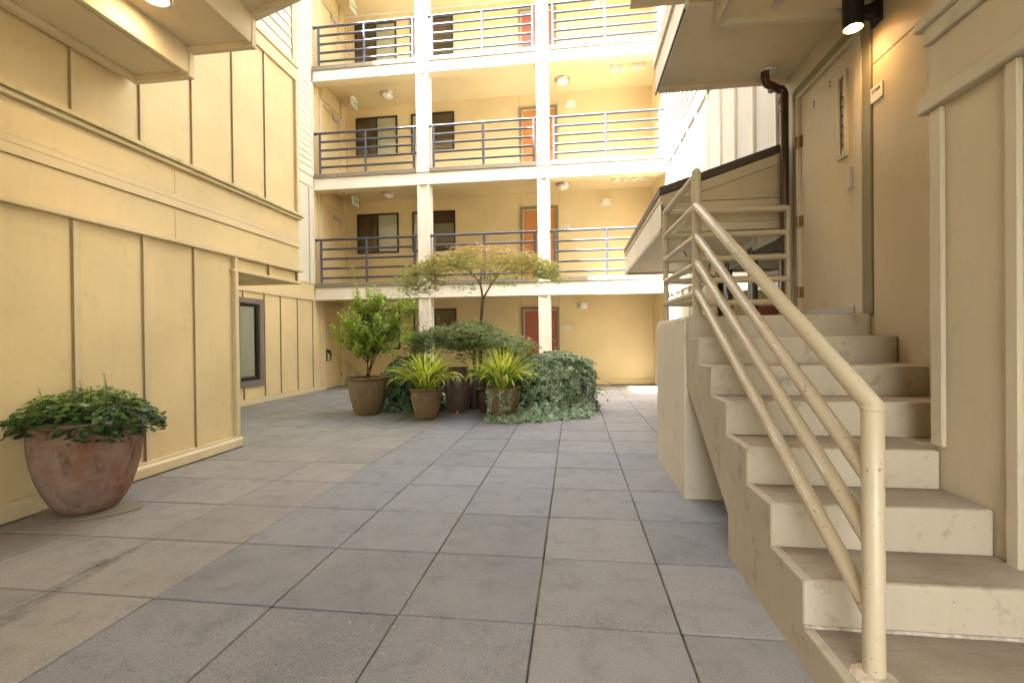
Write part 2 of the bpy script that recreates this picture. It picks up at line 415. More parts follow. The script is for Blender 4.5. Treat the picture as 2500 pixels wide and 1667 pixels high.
# ================================================================== SETTING
g = MB().box(-60, 60, -40, 80, -.30, -.055).build('ground', m_joint); kind(g, 'structure')
T = .61; GX = -.1784; GY = 2.622
pav = MB().box(-6.3, 2.15, -3.5, 12.62, -.054, -.009).build('paving', m_joint); kind(pav, 'structure')
pm = MB().box(-.3016, .3016, -.3002, .3002, -.022, .022)
pmesh = {}
for nm, mt in (('g', m_pg), ('t', m_pt), ('m', m_pm)):
    q = pm.build('paver', mt, pav, .005, 2, origin=(0, 0, 0)); pmesh[nm] = q.data; bpy.data.objects.remove(q)
stf = MB()
for r in range(-10, 17):
    for c in range(-11, 4):
        cx = GX+(c+.5)*T; cy = GY+(r+.5)*T
        if cy > 12.62-.2 or cx < -6.3: continue
        if cx < -3.95 and cy < 5.0: continue
        if cx > .86 and cy < 3.4: continue
        dz = R.uniform(-.0022, .0012)
        if cy < .6:
            stf.box(cx-.3, cx+.3, cy-.3, cy+.3, -.02, dz); continue
        key = 't' if c <= -4 else ('m' if c >= 0 and R.random() < .8 else 'g')
        if r >= 6 and R.random() < .5: key = 'm'
        o = place('paver', pmesh[key], (cx, cy, dz-.022), pav, .006, 2)
        o.rotation_euler = (R.uniform(-.0028, .0028), R.uniform(-.0028, .0028), R.uniform(-.004, .004))
kind(stf.build('far_paver', m_pm, pav), 'stuff')

# ================================================================== LEFT WING (wall at X=-3.9)
XA = -3.92
lw = thing('left_wing_building', (-5.0, 4.0, 0), 'yellow board and batten wing with sill mouldings along the left of the courtyard', 'building')
# body behind the cladding
MB().box(-6.10, XA-.02, -3.5, 5.03, 0, 2.20).box(-9.6, XA-.02, -3.5, 6.32, 2.20, 11.1).build('wall', m_yel, lw)
bats = [-1.55, -.35, .85, 1.45, 2.06, 2.65, 3.24, 3.85, 4.435, 5.03]
def panels(x, ys, z0, z1, m, par, side=1, t=.018):
    for a, b in zip(ys[:-1], ys[1:]): box('panel', m, par, x-t*side, x, a+.004, b-.004, z0, z1, .002)
low = bats
panels(XA, low, .12, 2.21, m_yel, lw)
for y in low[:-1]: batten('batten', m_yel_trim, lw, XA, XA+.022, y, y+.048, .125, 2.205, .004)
box('corner_board', m_yel_trim, lw, XA-.02, XA+.045, 5.0, 5.055, .12, 2.205, .004)
MB().prism([(XA, 0.0), (XA+.06, 0.0), (XA+.06, .085), (XA+.035, .105), (XA+.035, .128), (XA, .128)], 1, -3.5, 5.085).build('base_board', m_yel_trim, lw, .003)
# belt mouldings
def belt(z0, z1, pr, y1, m=None, nm='trim'): return box(nm, m or m_yel_trim, lw, XA, XA+pr, -3.5, y1, z0, z1, .004)
belt(2.205, 2.25, .055, 6.37)
for a, b in ((-3.5, 1.8), (1.804, 4.212), (4.216, 6.34)):
    box('panel', m_yel, lw, XA-.01, XA+.012, a, b, 2.25, 2.552, .002)
    box('panel', m_yel, lw, XA-.01, XA+.012, a, b, 2.695, 2.952, .002)
belt(2.556, 2.632, .030, 6.35); belt(2.636, 2.692, .022, 6.35)
MB().prism([(XA, 2.955), (XA+.055, 2.955), (XA+.055, 2.99), (XA, 2.99)], 1, -3.5, 6.36).build('trim', m_yel_trim, lw, .003)
MB().prism([(XA, 2.994), (XA+.085, 2.994), (XA+.085, 3.03), (XA, 3.065)], 1, -3.5, 6.385).build('window_sill_moulding', paint('mossy_sill_paint', (.60, .51, .28), .6, .3, .3, .6, dcol=(.13, .14, .05)), lw, .003)
ups = [-1.5, -.3, .9, 2.07, 2.66, 3.245, 3.84, 4.435, 5.03, 5.61, 6.30]
panels(XA, ups, 3.06, 4.935, m_yel, lw)
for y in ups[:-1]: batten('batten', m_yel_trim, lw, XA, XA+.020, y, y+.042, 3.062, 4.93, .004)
box('corner_board', m_yel_trim, lw, XA-.02, XA+.04, 6.275, 6.335, 3.062, 4.93, .004)
box('trim', m_yel_trim, lw, XA, XA+.03, -3.5, 6.35, 4.935, 5.115, .004)
box('trim', m_yel_trim, lw, XA, XA+.045, -3.5, 6.355, 5.12, 5.175, .004)
for k in range(12):
    z = 5.18+.149*k
    MB().prism([(XA, z), (XA+.026, z), (XA+.010, z+.150), (XA, z+.150)], 1, 2.5, 6.215).build('siding_board', m_yel_sid, lw)
box('corner_board', m_yel_trim, lw, XA-.02, XA+.035, 6.22, 6.335, 5.18, 8.2, .004)
# overhang over the ground floor niche
for a, b in ((5.06, 5.655), (5.66, 6.275)): box('panel', m_yel, lw, XA-.018, XA, a, b, 2.07, 2.2, .002)
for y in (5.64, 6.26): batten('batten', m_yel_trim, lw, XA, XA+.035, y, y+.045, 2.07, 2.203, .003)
box('trim', m_yel_trim, lw, XA-.02, XA+.05, 4.97, 6.35, 2.035, 2.068, .003)
MB().box(-6.15, XA-.02, 5.06, 6.3, 2.10, 2.19).build('soffit', m_soffit_d, lw)
box('trim', m_soffit, lw, -6.15, XA-.0, 6.24, 6.30, 2.03, 2.10, .003)
# roof and eaves (over the top floor, far above the picture)
MB().box(-9.6, -3.05, -4, 7.67, 11.1, 11.3).build('roof', m_roofm, lw)

# ================================================================== RECESSED WING (wall at X=-6.22)
XB = -6.22
rw = thing('recessed_wing_building', (-7.5, 9.5, 0), 'set-back yellow wing with lap siding and a taupe framed window, left of the walkways', 'building')
MB().box(-9.5, XB-.02, 6.34, 8.12, 0, 2.60).box(-9.5, XB-.02, 8.66, 11.15, 0, 2.60).box(-9.5, XB-.02, 8.12, 8.66, 0, .42).box(-9.5, XB-.02, 8.12, 8.66, 1.97, 2.6)\
    .box(-9.5, -6.9, 8.12, 8.66, .42, 1.97).box(-9.5, XB-.02, 6.34, 12.58, 2.60, 11.1).box(-9.5, XB-.02, 12.1, 12.58, 0, 2.6).box(-9.5, XB-.12, 11.15, 12.1, 0, 2.6).build('wall', m_yel, rw)
yb = [6.4, 7.0, 7.55, 8.2, 8.82, 9.35, 9.97, 10.60, 11.12]
for i, (a, b) in enumerate(zip(yb[:-1], yb[1:])):
    if a < 8.7 and b > 8.1:
        box('panel', m_yel, rw, XB-.018, XB, a+.004, b-.004, .12, .33, .002); box('panel', m_yel, rw, XB-.018, XB, a+.004, b-.004, 2.065, 2.19, .002)
        if b > 8.8: box('panel', m_yel, rw, XB-.018, XB, 8.77, b-.004, .33, 2.065, .002)
        if a < 8.1: box('panel', m_yel, rw, XB-.018, XB, a+.004, 8.0, .33, 2.065, .002)
    else: box('panel', m_yel, rw, XB-.018, XB, a+.004, b-.004, .12, 2.19, .002)
for y in yb[1:-1]:
    if y == 8.2:
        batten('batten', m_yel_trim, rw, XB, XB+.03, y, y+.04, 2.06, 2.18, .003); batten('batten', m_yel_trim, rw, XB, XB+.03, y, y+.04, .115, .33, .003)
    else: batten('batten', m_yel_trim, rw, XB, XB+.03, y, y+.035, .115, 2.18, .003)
box('base_board', m_yel_trim, rw, XB-.01, XB+.045, 6.34, 11.14, 0, .085, .004)
box('base_board', m_yel_trim, rw, XB-.01, XB+.035, 6.34, 11.14, .088, .115, .004)
box('trim', m_yel_trim, rw, XB, XB+.035, 6.34, 10.70, 2.185, 2.285, .004)
box('panel', m_yel, rw, XB-.01, XB+.012, 6.34, 10.70, 2.288, 2.58, .002)
box('trim', m_yel_trim, rw, XB-.01, XB+.03, 6.34, 10.71, 2.582, 2.615, .003)
for a, b in ((8.4, 9.28), (9.284, 9.94), (9.944, 10.52), (10.524, 10.71)): box('panel', m_yel_sid, rw, XB-.018, XB, a, b, 2.62, 4.90, .002)
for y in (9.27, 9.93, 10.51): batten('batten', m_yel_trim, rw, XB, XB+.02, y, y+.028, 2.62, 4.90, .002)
box('trim', m_yel_sid, rw, XB, XB+.02, 8.2, 10.71, 4.90, 5.16, .003)
box('trim', m_yel_sid, rw, XB, XB+.035, 8.2, 10.71, 5.165, 5.215, .003)
for k in range(34):
    z = 5.22+.150*k
    MB().prism([(XB, z), (XB+.024, z), (XB+.008, z+.151), (XB, z+.151)], 1, 6.36, 10.66).build('siding_board', m_yel_sid, rw)
for z0, z1 in ((2.62, 4.9), (5.22, 7.44), (7.85, 10.3)): box('corner_board', m_pale_trim, rw, XB-.02, XB+.03, 10.665, 10.715, z0, z1, .003)
MB().box(-9.6, -6.0, 7.68, 13.2, 11.102, 11.3).build('roof', m_roofm, rw)
# window in the niche
wd = MB()
for a in ((8.02, 8.765, 1.955, 2.06), (8.02, 8.765, .335, .46)): wd.box(XB-.02, XB+.035, *a[:2], *a[2:])
wd.box(XB-.02, XB+.034, 8.655, 8.764, .461, 1.954); wd.box(XB-.02, XB+.034, 8.021, 8.10, .461, 1.954)
wn = wd.build('window', m_brownwin, rw, .004)
f = MB()
f.box(XB-.05, XB-.005, 8.10, 8.655, 1.905, 1.955); f.box(XB-.05, XB-.005, 8.10, 8.655, .46, .53); f.box(XB-.05, XB-.005, 8.595, 8.655, .53, 1.905)
f.build('window_frame', m_black, wn, .003)
MB().box(XB-.022, XB-.019, 8.10, 8.595, .53, 1.905).build('pane', m_glass, wn)
s = MB()
for k in range(58):
    z = .55+k*.0232; s.add([(XB-.042, 8.10, z), (XB-.042, 8.575, z), (XB-.032, 8.575, z+.0195), (XB-.032, 8.10, z+.0195)], [(0, 1, 2, 3)])
kind(s.build('blind_slats', m_blindw, wn), 'stuff')
MB().box(XB-.060, XB-.052, 8.1, 8.6, .5, 1.9).build('blind_backing', m_brownwin, wn)

# ================================================================== WALKWAY BUILDING (facade Y=10.72, back wall Y=12.58)
XR = 2.05; YF = 10.72; YK = 12.58
wb = thing('walkway_building', (-2.1, 11.6, 0), 'four storey apartment front with open walkways, at the far end of the courtyard', 'building')
ZB = [2.20, 4.85, 7.47, 10.10]; ZN = [2.60, 5.23, 7.82, 10.5]; CE = [2.44, 5.09, 7.71, 10.28]
MB().box(XB-.3, XR+.4, YK, YK+.2, -.05, 12).build('back_wall', m_corr, wb)
box('base_board', m_corr, wb, XB, XR, YK-.03, YK, 0, .13, .004); box('base_board', m_corr, wb, XB, XR, YK-.02, YK, .134, .165, .003)
for i in range(4):
    MB().box(XB, XR, YF+.28, YK-.001, CE[i], ZN[i]-.04).build('walkway_ceiling', m_corr, wb)
    MB().box(XB, XR, YF+.26, YK-.001, ZN[i]-.038, ZN[i]-.018).build('walkway_deck', m_deck, wb)
    MB().box(XB, XR, YF+.03, YF+.279, ZB[i], ZN[i]-.101).build('edge_beam', m_corr, wb, .003)
    MB().box(XB+.03, XR, YF, YF+.029, ZB[i]+.03, ZN[i]-.10).build('fascia', m_pale, wb, .002)
    MB().box(XB+.03, XR, YF-.012, YF+.028, ZB[i], ZB[i]+.028).build('drip_trim', m_pale_trim, wb, .003)
    if i < 3:
        nb = MB(); x = XB+.03; edges = [XB+.03, -3.62, -3.30, -.80, -.51, XR]
        for a, b in ((edges[0], edges[1]), (edges[2], edges[3]), (edges[4], edges[5])): nb.box(a+.001, b-.001, YF-.03, YF+.25, ZN[i]-.098, ZN[i])
        nb.build('walkway_curb', m_nose, wb, .006)
    box('ceiling_mould', m_pale_trim, wb, XB, XR, YK-.03, YK-.002, CE[i]-.05, CE[i]-.002, .003) if i == 3 else None
MB().box(XB, XR+.3, YF, YK+.2, 10.52, 12).build('upper_wall', m_corr, wb)
for cx0, cx1 in ((-3.61, -3.325), (-.785, -.525)):
    for i in range(4):
        z0 = 0 if i == 0 else ZN[i-1]; z1 = ZB[i]-.002
        c = MB().box(cx0+.03, cx1+.0, YF+.03, YF+.24, z0, z1).build('column', m_pale, wb, .003)
        MB().box(cx0, cx0+.065, YF, YF+.05, z0+.001, z1-.001).build('column_trim', m_pale_trim, c, .004)
        MB().box(cx1-.06, cx1+.005, YF, YF+.05, z0+.001, z1-.001).build('column_trim', m_pale_trim, c, .004)
        MB().box(cx1+.001, cx1+.02, YF+.14, YF+.25, z0+.001, z1-.001).build('column_trim', m_pale_trim, c, .004)
        if i: MB().box(cx0-.008, cx1+.012, YF-.022, YF+.26, ZN[i-1]-.097, ZN[i-1]+.02).build('column_base', m_pale_trim, c, .004)
# windows
def corridor_window(x0, x1, z1, wd2, mid, screen_right=False, dark_right=False, h=1.10):
    z0 = z1-h; fr = MB(); y0 = YK-.035; t = .045
    fr.box(x0, x1, y0, YK, z1-t, z1).box(x0, x1, y0, YK, z0, z0+t).box(x0, x0+t, y0, YK, z0+t, z1-t).box(x1-t, x1, y0, YK, z0+t, z1-t)
    fr.box(mid-t/2, mid+t/2, y0+.006, YK, z0+t, z1-t)
    wnd = fr.build('window', m_black, wb, .003)
    MB().box(x0+t, mid-t/2, YK-.016, YK-.012, z0+t, z1-t).build('pane', m_screen if not screen_right else m_glass, wnd)
    MB().box(mid+t/2, x1-t, YK-.016, YK-.012, z0+t, z1-t).build('pane', m_glass if not screen_right else m_screen, wnd)
    sl = MB(); n = 34
    for k in range(n):
        z = z0+t+(z1-z0-2*t)*k/n; zz = z+(z1-z0-2*t)/n*.93
        a = x0+t; b = x1-t
        if dark_right and zz < z1-.26: b = mid
        sl.add([(a, YK-.010, z), (b, YK-.010, z), (b, YK-.006, zz), (a, YK-.006, zz)], [(0, 1, 2, 3)])
    kind(sl.build('blind_slats', m_blind, wnd), 'stuff')
    MB().box(x0+t, x1-t, YK-.003, YK-.001, z0+t, z1-t).build('room_darkness', m_dark, wnd)
for i, zt in enumerate((2.06, 4.735, 7.42, 10.02)):
    corridor_window(-5.98, -4.775, zt, 0, -5.375)
    corridor_window(-4.38, -3.165, zt, 0, -3.80 if i else -3.78, screen_right=True, dark_right=(i == 1))
# doors 106..406
for i, (zf, zt, mt) in enumerate(((0, 2.05, m_red), (2.66, 4.73, m_orange), (5.30, 7.38, m_orange), (7.90, 9.98, m_red))):
    fr = MB(); x0, x1, t = -1.385, -.365, .075
    fr.box(x0, x0+t, YK-.045, YK, zf, zt).box(x1-t, x1, YK-.045, YK, zf, zt).box(x0+t, x1-t, YK-.045, YK, zt-t, zt)
    f2 = MB().box(x0+t, x1-t, YK-.012, YK-.001, zf, zt-t).build('door', mt, wb, .002)
    fr.build('door_frame', m_doorframe, f2, .004)
    MB().box(x0+t, x0+t+.012, YK-.02, YK-.012, zf, zt-t).box(x0+t+.012, x1-t, YK-.02, YK-.012, zt-t-.014, zt-t).build('weather_strip', m_white, f2)
    k = MB()
    for a in range(2):
        zz = zf+.98+.16*a
        k.lathe([(.001, 0), (.028, .002), (.03, .012), (.022, .02), (.03, .03), (.02, .05), (.001, .055)], 0, 0, 12)
        nv = 12*7
        for q in range(len(k.v)-nv, len(k.v)):
            x, y, z = k.v[q]; k.v[q] = (-.50+x, YK-.013-z, zz+y)
    k.build('knob', m_chrome, f2)
    MB().box(x0, x0+.006, YK-.004, YK-.0005, zt, CE[i]).box(x1-.006, x1, YK-.004, YK-.0005, zt, CE[i]).build('panel_joint', m_doorframe, wb)
    text('unit_number', '%d06' % (i+1), .17, m_numb, f2, (-.315, YK-.022, zf+1.44), '-Y', .02, bold=True)
# landing doors on the X=-6.22 wall
for i, (zf, zt) in enumerate(((0.0, 2.12), (2.66, 4.60), (5.30, 7.22), (7.9, 9.85))):
    y0, y1 = 11.17, 12.06
    d = MB().box(XB-.06, XB-.03 if i == 0 else XB-.04, y0, y1, zf+.01, zt-.06).build('door', m_yel, wb, .002)
    fr = MB().box(XB-.06, XB+.03, y0-.07, y0, zf, zt).box(XB-.06, XB+.03, y1, y1+.07, zf, zt).box(XB-.06, XB+.03, y0, y1, zt-.06, zt)
    fr.box(XB-.02, XB+.012, y0, y0+.02, zf, zt-.06).box(XB-.02, XB+.012, y1-.02, y1, zf, zt-.06).box(XB-.02, XB+.012, y0, y1, zt-.08, zt-.06)
    fr.build('door_frame', m_yel_trim, d, .003)
    if i:
        MB().box(XB+.0, XB+.05, y0+.52, y0+.82, zt-.19, zt-.12).tube([(XB+.03, y0+.6, zt-.11), (XB+.10, y0+.42, zt-.09), (XB+.02, y0+.25, zt-.065)], .009, 6).build('door_closer', m_alu, d, .004)
        MB().box(XB-.1, XB-.022, y0-.08, y1+.08, zt+.0, CE[i]).box(XB-.02, XB+.012, y0-.01, y1+.01, zt+.06, CE[i]-.04).build('transom_panel', m_yel, wb, .003)
    else:
        h = MB().box(XB-.03, XB+.02, y0+.02, y0+.09, .70, 1.02).tube([(XB+.0, y0+.08, .94), (XB+.07, y0+.09, .95), (XB+.10, y0+.10, .88), (XB+.09, y0+.11, .74), (XB+.04, y0+.11, .70)], [.03, .045, .028, .015, .012], 8)
        h.build('handle', m_lampblk, d, .003)
        MB().box(XB-.028, XB-.01, y1-.03, y1-.005, .25, .36).box(XB-.028, XB-.01, y1-.03, y1-.005, 1.0, 1.1).box(XB-.028, XB-.01, y1-.03, y1-.005, 1.75, 1.85).build('hinge', m_brass, d)
    for a, b in ((10.95, 11.0), (11.04, 11.10), (12.14, 12.2), (12.50, 12.57)): box('trim', m_yel_trim, wb, XB-.02, XB+.025, a, b, zf, CE[i], .003)
# peeling paint patch on the right end corridor wall top
box('end_wall', m_corr, wb, XR-.001, XR+.3, YF+.02, YK, -.05, 10.5, 0)

# railings ----------------------------------------------------------
RT = [3.66, 6.235, 8.80]
rows = ['lowest', 'middle', 'top']
for i in range(3):
    sp = [.232, .205, .207][i]
    for b, (xa, xm, xb, wa, wbx) in enumerate(((-6.06, -4.90, -3.70, XB+.03, -3.585), (-3.22, -2.03, -.86, -3.31, -.76), (-.40, .76, 1.93, -.52, XR))):
        side = ['left', 'centre', 'right'][b]
        t = thing('balcony_railing', (xm, YF+.06, ZN[i]), '%s bay pipe railing of the %s walkway in view' % (side, rows[i]), 'railing', 'pipe railings along the walkways')
        y = YF+.06
        MB().tube([(wa, y, RT[i]), (wbx, y, RT[i])], .029, 12).build('top_rail', m_grey_rail, t)
        MB().tube([(wa, y, RT[i]), (wa+.012, y, RT[i])], .045, 12).build('wall_flange', m_grey_rail, t)
        for x in (xa, xm, xb): MB().tube([(x, y, ZN[i]), (x, y, RT[i])], .030, 12).build('post', m_grey_rail, t)
        for k in range(1, 5):
            for p, q in ((xa, xm), (xm, xb)): MB().tube([(p, y, RT[i]-sp*k), (q, y, RT[i]-sp*k)], .027, 10, caps=False).build('rail', m_grey_rail, t)
        MB().box(xm-.05, xm+.05, y-.04, y+.04, ZN[i], ZN[i]+.008).box(xa-.05, xa+.05, y-.04, y+.04, ZN[i], ZN[i]+.008).build('base_plate', m_white, t)

# ceiling lights, sconces, emergency lights, exit signs
def ceil_light(x, y, z, label):
    t = thing('ceiling_light', (x, y, z), label, 'ceiling light', 'round nickel lights on the walkway ceilings')
    MB().lathe([(.19, z), (.195, z-.012), (.185, z-.035), (.155, z-.055), (.15, z-.05)], x, y, 32).build('rim', m_chrome, t)
    MB().lathe([(.155, z-.05), (.14, z-.085), (.10, z-.115), (.05, z-.13), (.001, z-.135)], x, y, 28).build('glass_bowl', m_frost, t)
    return t
l1 = ceil_light(-4.80, 11.95, CE[1], 'nickel bowl light on the left ceiling above door level, just over the lowest railing')
copy_tree(l1, (0, 0, CE[2]-CE[1]), None, 'nickel bowl light on the upper left ceiling, beside the middle exit sign')
copy_tree(l1, (4.58, 0, 0), None, 'nickel bowl light on the ceiling above door 206')
copy_tree(l1, (4.58, 0, CE[2]-CE[1]), None, 'nickel bowl light on the ceiling above door 306, beside the right column')
copy_tree(l1, (4.58, -.62, CE[0]-CE[1]), None, 'nickel bowl light on the ground floor ceiling near number 106')
copy_tree(l1, (0, -.62, CE[0]-CE[1]), None, 'nickel bowl light on the ground floor ceiling, half hidden behind the green shrub')
def sconce(x, z, label):
    t = thing('wall_sconce', (x, YK-.05, z), label, 'wall light', 'white half-round lights on the corridor wall')
    m = MB(); pts = [(x+.125*math.cos(PI+PI*k/8)*1.0, YK-.0-.11*math.sin(PI*k/8)) for k in range(9)]
    m.prism(pts, 2, z-.07, z+.07).build('shade', m_white, t, .003)
    MB().box(x-.135, x+.135, YK-.012, YK-.002, z-.08, z+.08).build('back_plate', m_white, t, .003)
    return t
s1 = sconce(.243, 2.06, 'white wall sconce right of number 106 on the ground floor')
for x, z, lb in ((.867, 4.76, 'white wall sconce right of number 206 on the first walkway'), (-.03, 7.38, 'white wall sconce right of the orange door on the middle walkway'), (.66, 9.96, 'white wall sconce on the top walkway right of number 406')):
    copy_tree(s1, (x-.243, 0, z-2.06), None, lb)
def emer(x, y, z, label):
    t = thing('emergency_light', (x, y, z), label, 'emergency light', 'white twin-head emergency lights on the ceilings')
    MB().prism([(x-.16, z), (x-.10, z-.10), (x+.10, z-.10), (x+.16, z)], 1, y-.05, y+.05).build('housing', m_white, t, .006)
    for sx in (-1, 1): MB().lathe([(.001, z-.15), (.05, z-.14), (.055, z-.10), (.03, z-.06)], x+sx*.12, y-.03, 14).build('lamp_head', m_white, t)
    return t
e1 = emer(1.12, 11.56, CE[1], 'left one of two white emergency lights under the middle slab')
copy_tree(e1, (.47, 0, 0), None, 'right one of two white emergency lights under the middle slab')
copy_tree(e1, (-.02, 0, CE[2]-CE[1]), None, 'left one of two white emergency lights under the upper slab')
copy_tree(e1, (.47, 0, CE[2]-CE[1]), None, 'right one of two white emergency lights under the upper slab')
def exit_sign(z, label):
    x, y0, y1 = -5.74, 11.80, 12.14
    t = thing('exit_sign', (x, 11.97, z), label, 'exit sign', 'exit signs by the landing doors')
    MB().box(x-.025, x+.025, y0, y1, z-.29, z-.055).build('housing', m_white, t, .006)
    MB().box(x-.02, x+.02, y0+.11, y1-.11, z-.055, z).build('canopy_mount', m_white, t, .004)
    text('lettering', 'EXIT', .17, m_green, t, (x+.026, y0+.025, z-.235), '+X', .004, bold=True)
    return t
x1 = exit_sign(CE[1], 'exit sign with green letters under the first walkway ceiling, lowest in view')
copy_tree(x1, (0, 0, CE[2]-CE[1]), None, 'exit sign with green letters on the ceiling two floors above the ground-floor door')
copy_tree(x1, (0, 0, CE[3]-CE[2]+CE[2]-CE[1]-.02), None, 'exit sign cut by the top of the picture, highest of the three')

# ================================================================== RIGHT WING (wall X=2.05)
rg = thing('right_wing_building', (3.5, 8.0, 0), 'pale board and batten wing with lap siding above, on the right beyond the stair', 'building')
MB().box(XR+.02, 5.5, 4.96, YF, 2.2, 11.1).box(XR+.02, 5.5, 7.55, YF, 0, 2.2).box(2.9, 5.5, 4.96, 7.55, 0, 2.2).box(2.105, 5.5, -3.5, 3.60, -.05, 11.1)\
    .box(2.105, 5.5, 4.78, 4.959, -.05, 11.1).box(2.105, 5.5, 3.60, 4.78, 3.50, 11.1).box(2.105, 5.5, 3.60, 4.78, -.05, 1.37).box(2.4, 5.5, 3.60, 4.78, 1.37, 3.5).build('wall', m_pale_w, rg)
yr = [4.97, 5.03, 5.635, 6.245, 6.84, 7.46, 8.087, 8.68, 9.24, 9.85, 10.45, YF-.01]
for a, b in zip(yr[:-1], yr[1:]):
    box('panel', m_pale_w, rg, XR, XR+.018, a+.004, b-.004, 2.2, 4.895, .002)
    if a > 7.4: box('panel', m_pale_w, rg, XR, XR+.018, a+.004, b-.004, .1, 2.1, .002)
for y in yr[1:-1]:
    box('batten', m_pale_trim, rg, XR-.035, XR, y-.022, y+.022, 2.2, 4.895, .003)
    if y > 8.0: box('batten', m_pale_trim, rg, XR-.035, XR, y-.022, y+.022, .1, 2.1, .003)
box('trim', m_pale_w, rg, XR-.03, XR, 4.97, YF-.04, 4.90, 5.195, .003)
box('trim', m_pale_w, rg, XR-.045, XR, 4.97, YF-.04, 5.20, 5.245, .003)
box('trim', m_pale_w, rg, XR-.03, XR+.018, 7.5, YF-.04, 2.105, 2.195, .003)
box('base_board', m_pale_w, rg, XR-.03, XR+.018, 7.5, YF, 0, .10, .003)
for k in range(34):
    z = 5.25+.1505*k
    MB().prism([(XR+.018, z), (XR-.036, z), (XR-.010, z+.1515), (XR+.018, z+.1515)], 1, 4.97, YF-.06).build('siding_board', m_pale_w, rg)
box('corner_board', m_pale_w, rg, XR-.03, XR+.02, YF-.055, YF+.02, 5.25, 10.4, .003)
MB().box(2.0, 6, 4.9, 13, 11.1, 11.3).build('roof', m_roofm, rg)
# glazed entrance under the canopy
en = MB()
for y in (5.0, 5.75, 5.83, 6.62, 6.70, 7.47): en.box(XR+.0, XR+.07, y, y+.07, 0, 2.25)
en.box(XR+.01, XR+.06, 5.07, 7.47, 2.1, 2.2).box(XR+.01, XR+.06, 5.07, 7.47, 0, .14)
ed = en.build('entrance_frame', m_black, rg, .003)
MB().box(XR+.03, XR+.036, 5.07, 7.5, .14, 2.1).build('pane', glass_mat('entrance_glass', (.55, .6, .55), .25), ed)
MB().box(2.6, 2.62, 5.0, 7.5, .0, 1.0).build('lobby_counter', paint('red_wood', (.16, .06, .035), .4), ed)
box('jamb_board', m_soffit, rg, XR-.04, XR+.0, 7.05, 7.5, 0, 2.2, .003)

# door wall at the stair landing (X=2.085)
XD = 2.085
def wallbox(nm, m, y0, y1, z0, z1, pr=0, bv=.003): return box(nm, m, rg, XD-pr, XD+.02, y0, y1, z0, z1, bv)
wallbox('wall_panel', m_tan, 2.47, 3.598, 0.5, 3.098); wallbox('wall_panel', m_tan, 2.47, 3.598, 3.104, 3.9)
wallbox('wall_panel', m_tan, 3.60, 4.955, 3.53, 3.9); wallbox('wall_panel', m_tan, 4.80, 4.955, 0.2, 3.528)
wallbox('wall_panel', m_tan, 3.60, 4.955, 0.2, 1.36)
wallbox('corner_board', m_tan_trim, 2.98, 3.05, .85, 3.7, .03)
# stair door
dr = MB().box(XD+.01, XD+.05, 3.79, 4.66, 1.40, 3.40).build('door', m_tan, rg, .003)
fr = MB()
fr.box(XD-.012, XD+.08, 4.70, 4.79, 1.372, 3.52).box(XD-.012, XD+.08, 3.605, 3.70, 1.372, 3.52).box(XD-.012, XD+.08, 3.70, 4.70, 3.44, 3.52)
fr.build('door_frame', m_doorframe, dr, .004)
MB().box(XD-.02, XD+.06, 4.662, 4.70, 1.38, 3.438).box(XD-.02, XD+.06, 3.701, 3.787, 1.38, 3.438).box(XD-.02, XD+.06, 3.787, 4.662, 3.402, 3.438).build('door_stop', m_tan_trim, dr, .003)
wf = MB()
wy0, wy1, wz0, wz1 = 3.935, 4.01, 2.62, 3.22
for a in ((wy0-.03, wy0, wz0-.03, wz1+.03), (wy1, wy1+.03, wz0-.03, wz1+.03), (wy0, wy1, wz0-.03, wz0), (wy0, wy1, wz1, wz1+.03)): wf.box(XD-.012, XD+.012, *a)
wf.build('vision_frame', m_tan_trim, dr, .003)
MB().box(XD+.003, XD+.006, wy0, wy1, wz0, wz1).build('vision_pane', glass_mat('vision_glass', (.25, .27, .25), .12), dr)
MB().box(XD+.007, XD+.009, wy0, wy1, wz0, wz1).build('vision_backing', m_dark, dr)
lk = MB().box(XD-.004, XD+.012, 3.73, 3.83, 2.34, 2.48).box(XD-.03, XD-.004, 3.83, 3.845, 2.32, 2.48).box(XD-.016, XD-.004, 3.86, 3.89, 2.32, 2.48)
lk.build('latch_guard', m_alu, dr, .002)
MB().tube([(XD-.005, 3.78, 2.41), (XD-.012, 3.78, 2.41)], .018, 14).build('lock_cylinder', m_chrome, dr)
for z in (1.62, 2.27, 3.0): MB().tube([(XD-.024, 4.675, z-.055), (XD-.024, 4.675, z+.055)], .011, 8).box(XD-.014, XD-.010+.02, 4.63, 4.665, z-.05, z+.05).build('hinge', m_brass, dr)
MB().box(XD-.035, XD+.012, 3.80, 4.64, 1.385, 1.425).box(XD-.025, XD+.012, 3.80, 4.64, 1.425, 1.445).build('door_sweep', m_alu, dr, .003)
sc = MB()
for y, z in ((4.42, 3.245), (4.42, 3.215), (4.16, 3.28), (4.16, 3.25)): sc.tube([(XD+.011, y, z), (XD+.006, y, z)], .010, 8)
sc.build('screw_hole', m_ink, dr)
# stair sign
sg = thing('stair_sign', (XD, 3.545, 2.9), 'small beige plate reading STAIR on the wall right of the landing door', 'sign')
MB().box(XD-.010, XD-.001, 3.478, 3.610, 2.83, 2.935).build('plate', m_white, sg, .002)
text('lettering', 'STAIR', .036, m_ink, sg, (XD-.0105, 3.545, 2.890), '-X', .002, bold=True, align='CENTER')
br = MB()
for k in range(5):
    for q in range(2): br.box(XD-.012, XD-.010, 3.525+k*.012-.001, 3.525+k*.012+.002, 2.855+q*.006, 2.858+q*.006)
br.build('braille', m_white, sg)

